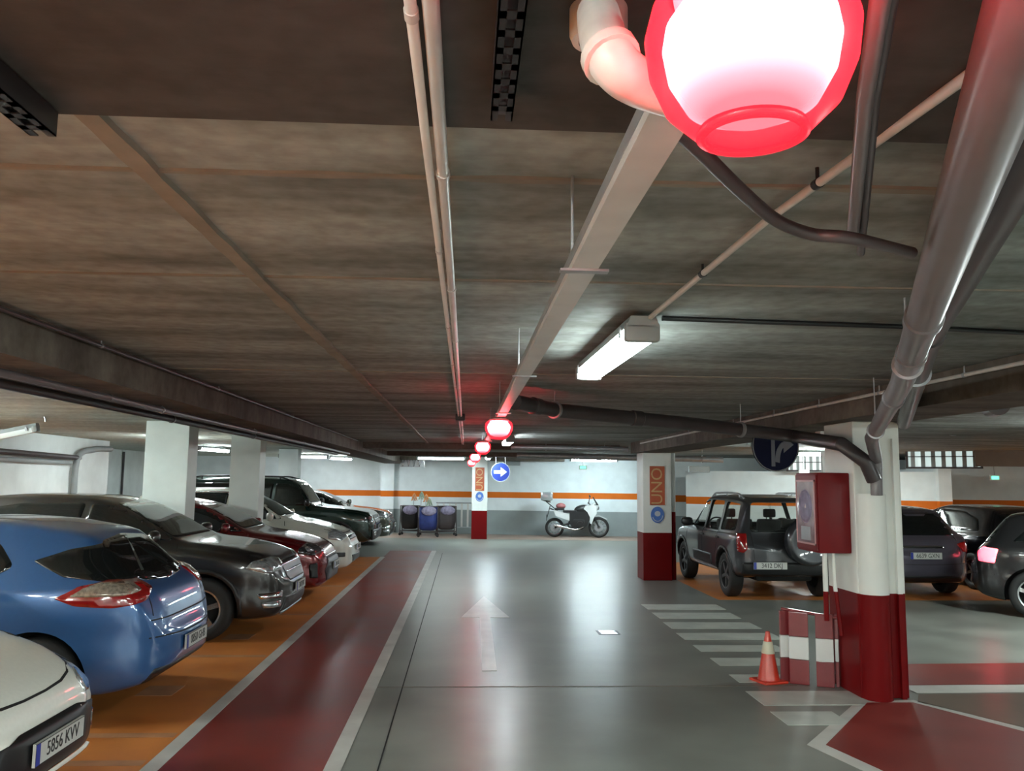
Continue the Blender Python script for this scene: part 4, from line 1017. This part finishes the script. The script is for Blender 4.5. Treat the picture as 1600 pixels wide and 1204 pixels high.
# black hose and twin tubes near the red lamp
h = [at(1000, 150, z=2.36), at(1090, 232, z=2.34), at(1160, 300, z=2.32), at(1215, 345, z=2.31), at(1270, 366, z=2.30), at(1330, 372, z=2.29), at(1425, 395, z=2.30)]
pipe('black_hose', 'thick black hose curving under the ceiling below the huge red lamp', 'hose', h, .013, 'darkpipe', smooth_pts=6)
v = [at(1388, -80, z=2.34), at(1352, 150, z=2.34), at(1332, 370, z=2.33)]
pipe('hanging_tube', 'left one of two dark tubes coming down beside the huge red lamp', 'tube', v, .012, 'pvc')
v = [at(1405, -80, z=2.35), at(1366, 150, z=2.35), at(1345, 395, z=2.34)]
pipe('hanging_tube', 'right one of two dark tubes coming down beside the huge red lamp', 'tube', v, .009, 'darkpipe')
# thin conduits
pipe('ceiling_conduit', 'thin conduit leading from the nearest strip light to the upper right', 'conduit', [(.80, 3.56, 2.52), (.83, 2.2, 2.53), (.86, 1.0, 2.49), (.9, -4, 2.49)], .011, 'pvcwhite', None, [.1, .22, .3], 'black')
pipe('ceiling_cable', 'dark cable crossing the ceiling rightwards from the nearest strip light', 'cable', [at(1035, 497, z=2.545), at(1200, 503, z=2.545), at(1400, 510, z=2.545), at(1640, 522, z=2.545)], .012, 'black')
pipe('ceiling_conduit', 'grey conduit with clips along the right beam, above the grilles', 'conduit', [(3.17, 4.0, 2.50), (3.17, 9.6, 2.50), (3.17, 15, 2.50)], .013, 'pvcwhite', None, [.1, .2, .3, .4, .52, .7], 'steel')
pipe('ceiling_conduit', 'grey conduit running along the edge of the left beam', 'conduit', [(-2.06, 1, 2.53), (-2.06, 5, 2.53), (-2.06, 16, 2.53)], .011, 'darkpipe', None, [.1, .25, .4, .6], 'steel')
pipe('beam_pipe', 'pale pipe hung under the left beam above the parked cars', 'pipe', [(-2.35, -2, 2.318), (-2.35, 8, 2.315), (-2.35, 17, 2.31)], .022, 'pvc', 'pipes under the left beam', [.3, .45, .6, .75], 'steel', [.4, .65])
pipe('beam_pipe', 'darker pipe hung under the left beam, beside the pale one', 'pipe', [(-2.6, -2, 2.312), (-2.6, 8, 2.31), (-2.6, 17, 2.308)], .03, 'darkpipe', 'pipes under the left beam', [.35, .5, .65], 'steel', [.5])
pipe('wall_pipe', 'dark pipe running along the left wall just under the ceiling', 'pipe', [(-7.6, 0, 2.36), (-7.6, 16.9, 2.16)], .05, 'darkpipe', 'pipes on the left wall', [.6, .8], 'steel')
pipe('wall_pipe', 'grey sloping pipe below the dark one on the left wall', 'pipe', [(-7.62, 0, 2.12), (-7.62, 16.6, 2.06)], .045, 'concretegrey', 'pipes on the left wall', [.7], 'steel')
pipe('wall_pipe', 'grey elbow pipe joining the wall pipes in the far left corner', 'pipe', [(-7.55, 18.2, 2.38), (-7.55, 17.4, 2.34), (-7.6, 16.8, 2.12), (-7.6, 16.8, 1.0)], .06, 'concretegrey', 'pipes on the left wall', smooth_pts=5)
pipe('down_pipe', 'thin dark down pipe on the far left wall beside the first white pillar', 'pipe', [(-9.66, 24.2, 2.5), (-9.66, 24.2, .01)], .03, 'darkpipe')
# ducts far down the lane
def dtag(name, bm, m, label, cat, group=None, sm=False): return tag(obj(name, bm, m, None, sm), label, cat, group)
pipe('silver_duct', 'silver duct crossing the ceiling in front of the back wall', 'duct', [(1.2, 19.6, 2.40), (6.0, 19.2, 2.34)], .07, 'steel', 'silver ducts above the lane', [.2, .6, .9], 'steel', [.4], 20)
pipe('silver_duct', 'silver duct crossing above the crosswalk end, nearer than the other', 'duct', [(.9, 16.6, 2.47), (3.2, 16.3, 2.44)], .05, 'steel', 'silver ducts above the lane', [.3, .8], 'steel', [], 20)
bm = B(); box(bm, at(1300, 676, Y=8.6), (.34, .12, .11), rz=.1, bev=.03); dtag('white_pipe_fitting', bm, 'white', 'white fitting on the beam beside the top of the near pillar', 'pipe')
bm = B(); c = at(1560, 632, Y=7.2); cyl(bm, c, c + Vector((.1, .25, 0)), .095, 28); dtag('round_vent', bm, 'pvc', 'round grey vent end under the ceiling at the right edge', 'vent', None, 'auto')
for c, l in ((at(800, 723, Y=28.3), 'pale vent plate on the back wall, right of the blue arrow sign'), (at(1092, 733, Y=22.1), 'pale vent plate on the wall above the off-roader')):
    bm = B(); box(bm, c, (.55, .12, .16), bev=.01); dtag('vent_plate', bm, 'concretegrey', l, 'vent')
# galvanised grille box at the back left
c = at(645, 719, Y=27.6); t = thing('duct_grille', 'silvery mesh grille box under the ceiling above the blue cleaning cart', 'grille', c)
bm = B(); box(bm, (0, .1, 0), (.8, .3, .42), bev=.01); obj('case', bm, 'steel', t)
bm = B()
for k in range(9):
    box(bm, (-.36 + .09 * k, -.06, 0), (.018, .03, .42), rot=Matrix.Rotation(R(14 if k % 2 else -14), 4, 'Y'))
obj('slats', bm, 'chrome', t)
# ---------------------------------------------------------------- signs, exit lamps
def round_sign(c, r, label, kind, rz=0, face='blue'):
    t = thing('round_sign', label, 'sign', c, rz)
    F90 = Matrix.Rotation(R(90), 4, 'X')
    bm = B(); prism(bm, ellipse(0, 0, r, r, 48), Matrix.Translation((0, .02, 0)) @ F90, .02); obj('disc', bm, face, t, 'auto')
    bm = B(); 
    for k in range(48):
        a, b = 2 * PI * k / 48, 2 * PI * (k + 1) / 48
        prism(bm, [(r * .96 * math.cos(a), r * .96 * math.sin(a)), (r * math.cos(a), r * math.sin(a)), (r * math.cos(b), r * math.sin(b)), (r * .96 * math.cos(b), r * .96 * math.sin(b))], Matrix.Translation((0, 0, 0)) @ F90, .004)
    obj('rim', bm, 'signwhite' if face == 'blue' else 'darkpipe', t)
    bm = B(); T_ = Matrix.Translation((0, 0, 0)) @ F90 @ Matrix.Scale(r, 4)
    T_ = T_ @ Matrix.Scale(1, 4)
    if kind == 'right':
        prism(bm, [(-.68, -.17), (.02, -.17), (.02, -.5), (.68, 0), (.02, .5), (.02, .17), (-.68, .17)], T_, .012)
    else:
        prism(bm, [(-.20, -.8), (-.04, -.8), (-.04, .8), (-.20, .8)], T_, .012)
        prism(bm, [(-.36, .6), (.12, .6), (-.12, .92)], T_, .013)
        arc = [(-.04 + .40 - .40 * math.cos(R(a)), -.62 + .80 * math.sin(R(a))) for a in range(0, 91, 10)] 
        arc2 = [(-.04 + .42 - .22 * math.cos(R(a)), -.66 + .62 * math.sin(R(a))) for a in range(90, -1, -10)]
        prism(bm, arc + arc2, T_, .011)
        prism(bm, [(.34, .42), (.34, -.26), (.78, .08)], T_, .012)
    obj('arrow_symbol', bm, 'signwhite' if face == 'blue' else 'signgrey', t)
    bm = B(); top = ZC - c[2]
    for s in (-.5, .5): cyl(bm, (s * r, .03, 0), (s * r, .03, top), .006, 8)
    obj('hanger', bm, 'steel', t)
    return t
round_sign(at(782, 737, Y=24.6), .28, 'round blue sign with white arrow to the right, beside the farthest striped pillar', 'right')
round_sign(at(1212, 697, Y=9.0), .275, 'dark blue round sign with ahead and right arrows above the off-roader', 'both', R(8), 'signface')
for c, l in ((at(911, 730, Y=25.2), 'green glowing exit lamp above the motorcycle'), (at(1257, 738, Y=19.0), 'green glowing exit lamp below the dark blue round sign'), (at(1555, 746, Y=18.8), 'green glowing exit lamp at the right, below the brown board')):
    t = thing('exit_lamp', l, 'light', c, 0, None)
    bm = B(); box(bm, (0, .03, 0), (.24, .05, .12), bev=.01); obj('case', bm, 'white', t)
    bm = B(); box(bm, (0, 0, 0), (.17, .012, .07), bev=.003); obj('display', bm, 'green', t)
    bm = B(); cyl(bm, (0, .03, .05), (0, .03, ZC - c[2]), .008, 8); obj('hanger', bm, 'steel', t)
# grilles above the right wall
def grille(c, w, h, n, label, light, rz=R(-32)):
    t = thing('window_grille', label, 'grille', c, rz, None)
    bm = B(); box(bm, (0, .05, 0), (w, .02, h)); obj('pane', bm, light, t)
    bm = B()
    for s in (1, -1): box(bm, (0, 0, s * h / 2), (w + .08, .06, .04)); box(bm, (s * (w / 2 + .02), 0, 0), (.05, .06, h + .04))
    box(bm, (0, 0, 0), (w, .04, .02)); obj('frame', bm, 'darkpipe', t)
    for k in range(n):
        bm = B(); box(bm, (-w / 2 + w * (k + .5) / n, 0, 0), (w / n * .42, .03, h)); obj('bar', bm, 'concretegrey', t)
M['glow'] = emis('frosted_window', (.75, .95, .92), .16)
grille(at(1474, 713, Y=18.2), 1.45, .50, 7, 'barred window grille above the mauve silver hatchback', 'glow')
grille(at(1262, 722, Y=20.6), .95, .42, 6, 'pale barred window grille right of the dark blue round sign', 'glow')
bm = B(); box(bm, at(1585, 706, Y=17.3), (1.6, .06, .62), rz=R(-12)); dtag('brown_board', bm, 'brown', 'brown board above the wall at the right edge', 'board')
bm = B(); q_ = at(1306, 722, Y=12.5); box(bm, q_, (.44, .06, .30)); t = obj('notice_board', bm, 'white'); b3 = B()
for s_ in (-.15, .15): cyl(b3, q_ + Vector((s_, 0, .1)), Vector((q_.x + s_, q_.y, ZC)), .006, 8)
obj('hanger', b3, 'steel', t); tag(t, 'white notice with a red centre above the fire hose cabinet', 'sign')
bm2 = B(); box(bm2, at(1306, 720, Y=12.5) + Vector((0, -.035, 0)), (.12, .01, .28)); obj('red_stripe', bm2, mat('notice_red', (.45, .12, .11), .5), t)
# dark ducts behind the beam on the right, over the grilles
pipe('ceiling_duct', 'dark duct crossing the ceiling above the window grille', 'duct', [at(1420, 668, Y=13), at(1680, 640, Y=10.5)], .16, 'darkpipe', None, [.3], 'steel', [], 24)
# ---------------------------------------------------------------- fire hose cabinet on the pillar
t = thing('fire_hose_cabinet', 'red fire hose cabinet with a glazed door on the side of the near pillar', 'cabinet', (3.09, 7.44, 1.20))
bm = B(); boxm(0, .288, -.24, .24, 0, .70, bm, bev=.012); obj('case', bm, 'red', t, 'auto')
t.children[0].scale = (1, 1, 1)
bm = B(); boxm(-.012, 0, -.225, .225, .02, .68, bm, bev=.004); d = obj('door', bm, 'red', t)
bm = B(); boxm(-.016, -.012, -.19, .19, .08, .62, bm); obj('door_window', bm, 'hoseglass', d)
bm = B()
for a, b_, c_, e in ((-.205, .205, .065, .08), (-.205, .205, .62, .635), (-.205, -.19, .065, .635), (.19, .205, .065, .635)): boxm(-.02, -.012, a, b_, c_, e, bm)
obj('window_frame', bm, mat('cabinet_trim', (.55, .30, .30), .35), d)
bm = B(); lathe(bm, [(.02, 0), (.11, 0), (.13, .008), (.135, .0), (.15, .0)], 30, Matrix.Translation((-.018, 0, .40)) @ Matrix.Rotation(R(-90), 4, 'Y')); obj('hose_reel', bm, 'baggrey', d, True)
bm = B(); box(bm, (-.018, 0, .16), (.006, .2, .12), bev=.002); obj('door_label', bm, 'steel', d)
t.children[0].location = (0, 0, 0)
# riser pipes below the cabinet
pipe('riser_pipe', 'white and red riser pipe below the fire hose cabinet', 'pipe', [(3.16, 7.26, 1.2), (3.16, 7.26, .62)], .022, 'pillar', 'riser pipes')
pipe('riser_pipe', 'dark red slanting pipe behind the barrier, below the cabinet', 'pipe', [(3.24, 7.27, 1.2), (3.24, 7.26, .95), (3.27, 7.22, .5)], .018, 'pillar', 'riser pipes')
# ---------------------------------------------------------------- cone and folding barrier
t = thing('traffic_cone', 'small orange traffic cone with a pale band left of the folded barrier', 'cone', (2.80, 7.72, 0), .3)
bm = B(); box(bm, (0, 0, .012), (.25, .25, .024), bev=.01); obj('base', bm, 'cone', t)
bm = B(); lathe(bm, [(.10, .02), (.092, .05), (.055, .26), (.026, .41), (.018, .45), (0, .452)], 28); obj('body', bm, 'cone', t, 'auto')
bm = B(); lathe(bm, [(.0585, .255), (.060, .258), (.040, .36), (.038, .362)], 28); obj('reflective_band', bm, mat('cone_band', (.6, .56, .42), .4), t, True)
M['barrier'] = mat('barrier_plastic', (.20, .018, .022), .35, coat=.3, var=.1)
t = thing('folding_barrier', 'red and white folding barrier leaning by the near pillar behind the cone', 'barrier', (3.05, 7.62, 0), R(-28))
for k, (x, w, tl) in enumerate(((0, .17, 0), (-.10, .15, 8), (.22, .15, 2), (.32, .03, 0))):
    pn = bpy.data.objects.new('panel', None); col.objects.link(pn); pn.parent = t; pn.location = (x, .05 * (k % 2), 0); pn.rotation_euler = (0, 0, R(tl * 3)); pn.empty_display_size = .1
    for z0, z1, mm_, nn in ((.0, .22, 'barrier', 'lower_board'), (.22, .42, 'white', 'middle_board'), (.42, .64, 'barrier', 'upper_board')):
        bm = B(); box(bm, (0, 0, (z0 + z1) / 2), (w, .035, z1 - z0 - .004), bev=.006); obj(nn, bm, mm_, pn)
bm = B(); cyl(bm, (-.15, .02, .655), (.40, .03, .60), .014); obj('top_rail', bm, 'barrier', t)
# ---------------------------------------------------------------- floor drain
c = at(950, 988, z=0); t = thing('floor_drain', 'small metal drain cover in the grey lane right of the arrow', 'drain', (c.x, c.y, 0))
bm = B(); boxm(-.13, .13, -.13, .13, .0005, .004, bm); obj('frame', bm, 'black', t)
bm = B()
for k in range(5): boxm(-.10, .10, -.10 + .045 * k, -.08 + .045 * k, .004, .008, bm)
obj('grate', bm, 'chrome', t)
# ---------------------------------------------------------------- motorcycle
mo = at(898, 838, z=0)
t = thing('motorcycle', 'white and black motorcycle with a silver top case parked by the back wall', 'motorcycle', (mo.x, 27.2, 0), R(-7))
def mwheel(x, r, name='wheel'):
    e = bpy.data.objects.new(name, None); col.objects.link(e); e.parent = t; e.location = (x, 0, r); e.empty_display_size = .1
    mt = Matrix.Rotation(R(90), 4, 'X')
    bm = B(); ring = [(r - .05 + .05 * math.cos(R(a)), .055 * math.sin(R(a))) for a in range(0, 361, 30)]; lathe(bm, ring, 40, mt); obj('tyre', bm, 'rubber', e, True)
    bm = B(); lathe(bm, [(r - .10, -.03), (r - .075, -.035), (r - .075, .035), (r - .10, .03), (r - .10, -.03)], 40, mt); lathe(bm, [(0, -.06), (.045, -.06), (.045, .06), (0, .06)], 20, mt)
    for k in range(12):
        a = 2 * PI * k / 12; s = .03 * (1 if k % 2 else -1); cyl(bm, (.03 * math.cos(a), s, .03 * math.sin(a)), ((r - .09) * math.cos(a + .12), 0, (r - .09) * math.sin(a + .12)), .006, 6)
    obj('rim', bm, 'alloy', e, 'auto')
    bm = B(); lathe(bm, [(.06, .045), (.14, .045), (.14, .052), (.06, .052), (.06, .045)], 28, mt); lathe(bm, [(.06, -.045), (.14, -.045), (.14, -.052), (.06, -.052), (.06, -.045)], 28, mt); obj('brake_disc', bm, 'steel', e, 'auto')
mwheel(-.70, .31); mwheel(.73, .335)
bm = B(); tube(bm, crom([(-.15, .02, .52), (-.05, .02, .75), (.2, .02, .86), (.42, .02, .90)], 5), .03, 10); tube(bm, crom([(.42, .02, .88), (.3, .02, .6), (.1, .02, .34), (-.25, .02, .34), (-.18, .02, .6)], 5), .025, 10)
for s in (.1, -.1): tube(bm, [(-.70, s, .31), (-.2, s, .45)], .028, 10); tube(bm, [(-.2, s * .8, .68), (-.85, s, .92)], .016, 8)
obj('frame', bm, 'black', t, True)
bm = B()
for s in (.095, -.095): tube(bm, [(.73, s, .33), (.60, s, .62), (.47, s, .98)], [.028, .03, .024], 12)
box(bm, (.50, 0, .92), (.08, .24, .04), bev=.01); obj('fork', bm, 'black', t, 'auto')
bm = B(); box(bm, (.08, 0, .46), (.40, .30, .28), bev=.06); lathe(bm, [(0, -.17), (.10, -.17), (.12, -.12), (.12, .12), (.10, .17), (0, .17)], 24, Matrix.Translation((.12, 0, .42)) @ Matrix.Rotation(R(90), 4, 'X')); box(bm, (.22, 0, .66), (.22, .22, .22), rot=Matrix.Rotation(R(25), 4, 'Y'), bev=.04); obj('engine', bm, 'black', t, 'auto')
bm = B(); prism(bm, [(-.22, .80), (.10, .84), (.44, .86), (.46, .62), (.36, .40), (.18, .26), (-.12, .28), (-.22, .48)], Matrix.Translation((0, .13, 0)) @ Matrix.Rotation(R(90), 4, 'X'), .26); obj('engine_cover', bm, 'black', t)
bm = B(); 
def blob(bm, c, s, seg_=20, rot=None):
    bmesh.ops.create_uvsphere(bm, u_segments=seg_, v_segments=12, radius=1, matrix=Matrix.Translation(c) @ (rot or Matrix()) @ Matrix.Diagonal((s[0], s[1], s[2], 1)))
blob(bm, (.20, 0, .90), (.27, .15, .15), rot=Matrix.Rotation(R(-8), 4, 'Y')); obj('fuel_tank', bm, 'black', t, True)
for s in (1, -1):
    bm = B(); prism(bm, [(.30, 1.02), (.52, 1.06), (.66, .94), (.66, .78), (.56, .62), (.50, .44), (.44, .46), (.44, .66), (.36, .82), (.24, .92)], Matrix.Translation((0, s * .13 + .02, 0)) @ Matrix.Rotation(R(90), 4, 'X'), .04); obj('side_fairing', bm, 'bikewhite', t)
bm = B(); blob(bm, (.60, 0, .98), (.13, .13, .14)); obj('nose_fairing', bm, 'bikewhite', t, True)
bm = B(); blob(bm, (.70, 0, .95), (.05, .08, .07)); obj('headlight', bm, 'lens', t, True)
bm = B(); prism(bm, [(.60, -.14), (.70, -.10), (.70, .10), (.60, .14)], Matrix.Translation((-.02, 0, 1.05)), .015); prism(bm, [(.52, 1.30), (.56, 1.30), (.72, 1.05), (.66, 1.04)], Matrix.Translation((0, .11, 0)) @ Matrix.Rotation(R(90), 4, 'X'), .22); obj('windscreen', bm, 'smoke', t)
bm = B(); tube(bm, crom([(.38, .40, 1.10), (.42, .26, 1.10), (.46, .08, 1.03), (.46, -.08, 1.03), (.42, -.26, 1.10), (.38, -.40, 1.10)], 5), .013, 8)
for s in (1, -1): cyl(bm, (.40, s * .28, 1.1), (.44, s * .36, 1.30), .007, 6); blob(bm, (.44, s * .38, 1.33), (.02, .06, .04), 10)
obj('handlebar', bm, 'black', t, True)
bm = B(); box(bm, (-.20, 0, .83), (.46, .24, .08), bev=.03); box(bm, (-.54, 0, .90), (.32, .22, .08), bev=.03); obj('seat', bm, 'black', t, 'auto')
bm = B(); blob(bm, (-.50, 0, 1.00), (.16, .13, .10)); obj('strapped_bundle', bm, 'bikered', t, True)
for s in (1, -1):
    bm = B(); prism(bm, [(-.74, .88), (-.22, .74), (-.22, .54), (-.66, .68)], Matrix.Translation((0, s * .16 + .02, 0)) @ Matrix.Rotation(R(90), 4, 'X'), .04); obj('tail_panel', bm, 'bikewhite', t)
bm = B(); tube(bm, [(-.68, .07, .90), (-.98, .06, 1.14)], .014, 8); tube(bm, [(-.68, -.07, .90), (-.98, -.06, 1.14)], .014, 8); box(bm, (-.96, 0, 1.15), (.26, .24, .03), rot=Matrix.Rotation(R(12), 4, 'Y'), bev=.008); tube(bm, [(-.85, 0, 1.0), (-.95, 0, .62)], .012, 8); box(bm, (-.96, 0, .62), (.02, .18, .2)); obj('rear_rack', bm, 'black', t, 'auto')
bm = B(); box(bm, (-.96, 0, 1.31), (.40, .46, .28), bev=.07); obj('top_case', bm, 'silverbox', t, 'auto')
bm = B(); tube(bm, crom([(.25, -.12, .36), (.0, -.15, .26), (-.3, -.16, .30), (-.72, -.17, .40)], 5), [.022] * 6 + [.03] * 5 + [.045] * 5, 12); obj('exhaust', bm, 'chrome', t, True)
bm = B(); prism(bm, [(.50, .70), (.74, .72), (1.02, .60), (.98, .58), (.74, .685), (.52, .66)], Matrix.Translation((0, .05, 0)) @ Matrix.Rotation(R(90), 4, 'X'), .10); obj('front_mudguard', bm, 'bikewhite', t)
bm = B(); tube(bm, [(-.10, .12, .32), (-.16, .34, .0)], .012, 8); obj('side_stand', bm, 'steel', t)
# ---------------------------------------------------------------- cleaning carts and railing at the back
def cart(x, y, bagm, label, tops, rz=0):
    t = thing('cleaning_cart', label, 'cart', (x, y, 0), rz, 'carts by the back wall')
    bm = B()
    for a in (-.3, .3):
        for b_ in (-.2, .2): tube(bm, [(a, b_, .08), (a, b_, .95)], .015, 8)
    for b_ in (-.2, .2): tube(bm, [(-.3, b_, .95), (.3, b_, .95)], .015, 8); tube(bm, [(-.3, b_, .15), (.3, b_, .15)], .015, 8)
    for a in (-.3, .3): tube(bm, [(a, -.2, .95), (a, .2, .95)], .015, 8)
    obj('frame', bm, 'darkpipe', t, True)
    bm = B(); n = 28; rings = []
    for z, f in ((.93, 1.0), (.7, 1.05), (.45, 1.02), (.25, .9), (.2, .6)):
        rings.append([bm.verts.new(((.29 * f) * (abs(math.cos(2 * PI * k / n)) ** .5) * (1 if math.cos(2 * PI * k / n) > 0 else -1) + .012 * math.sin(7 * k), (.19 * f) * (abs(math.sin(2 * PI * k / n)) ** .5) * (1 if math.sin(2 * PI * k / n) > 0 else -1) + .012 * math.cos(5 * k), z)) for k in range(n)])
    for i in range(4):
        for k in range(n): bm.faces.new((rings[i][k], rings[i][(k + 1) % n], rings[i + 1][(k + 1) % n], rings[i + 1][k]))
    bm.faces.new(rings[0]); bm.faces.new(rings[-1]); obj('sack', bm, bagm, t, True)
    bm = B(); blob(bm, (.02, -.2, .82), (.24, .06, .15)); obj('folded_flap', bm, 'baggrey', t, True)
    for a in (-.3, .3):
        for b_ in (-.2, .2):
            bm = B(); cyl(bm, (a, b_ - .015, .045), (a, b_ + .015, .045), .045, 16); obj('castor', bm, 'black', t, 'auto')
    for k, (mx, mm_, hh) in enumerate(tops):
        bm = B(); cyl(bm, (mx, .1, .2), (mx + .04, .14, hh), .011, 8); st = obj('mop_handle', bm, 'steel', t, 'auto')
        bm = B()
        for j in range(9): tube(bm, crom([(mx + .04, .14, hh), (mx + .04 + .05 * math.cos(j), .14 + .04 * math.sin(j), hh - .08), (mx + .04 + .10 * math.cos(j * 1.3), .14 + .05 * math.sin(j * 1.7), hh - .24)], 4), .014, 6)
        obj('mop_head', bm, mm_, st, True)
    return t
ca = at(668, 838, Y=27.0); cart(ca.x, 27.0, 'bagblue', 'blue sack cart with upright mops by the back wall', [(-.25, 'mop', 1.42), (-.1, 'mopo', 1.34), (.0, 'mop', 1.22)], .1)
ca = at(640, 838, Y=27.6); cart(ca.x, 27.75, 'black', 'black sack cart half behind the blue one, nearest the olive car', [(.05, 'mopo', 1.36)], -.1)
ca = at(694, 838, Y=27.3); cart(ca.x + .05, 27.55, 'darkpipe', 'dark sack cart at the right of the blue one, beside the railing', [], .15)
t = thing('railing', 'low pale railing between the carts and the farthest striped pillar', 'railing', (-.4, 28.0, 0))
bm = B(); cyl(bm, (-.55, 0, 1.05), (.75, 0, 1.05), .02); cyl(bm, (-.55, 0, .25), (.75, 0, .25), .02); obj('rail', bm, 'steel', t, True)
for k in range(7):
    bm = B(); x = -.5 + .2 * k; boxm(x - .03, x + .03, -.012, .012, .25 if k % 3 else 0, 1.05, bm); obj('slat', bm, 'white', t)
# ---------------------------------------------------------------- light of the place
w = bpy.data.worlds.new('world'); bpy.context.scene.world = w; w.use_nodes = True
bg = w.node_tree.nodes['Background']; bg.inputs[0].default_value = (.6, .7, .7, 1); bg.inputs[1].default_value = .02
sc = bpy.context.scene
sc.view_settings.view_transform = 'Standard'; sc.view_settings.look = 'None'; sc.view_settings.gamma = 1; sc.view_settings.use_curve_mapping = False
sc.view_settings.exposure = 2.0
sc.cycles.use_denoising = True; sc.cycles.max_bounces = 8; sc.cycles.diffuse_bounces = 5; sc.cycles.glossy_bounces = 3; sc.cycles.caustics_reflective = False; sc.cycles.caustics_refractive = False
sc.cycles.sample_clamp_indirect = 6
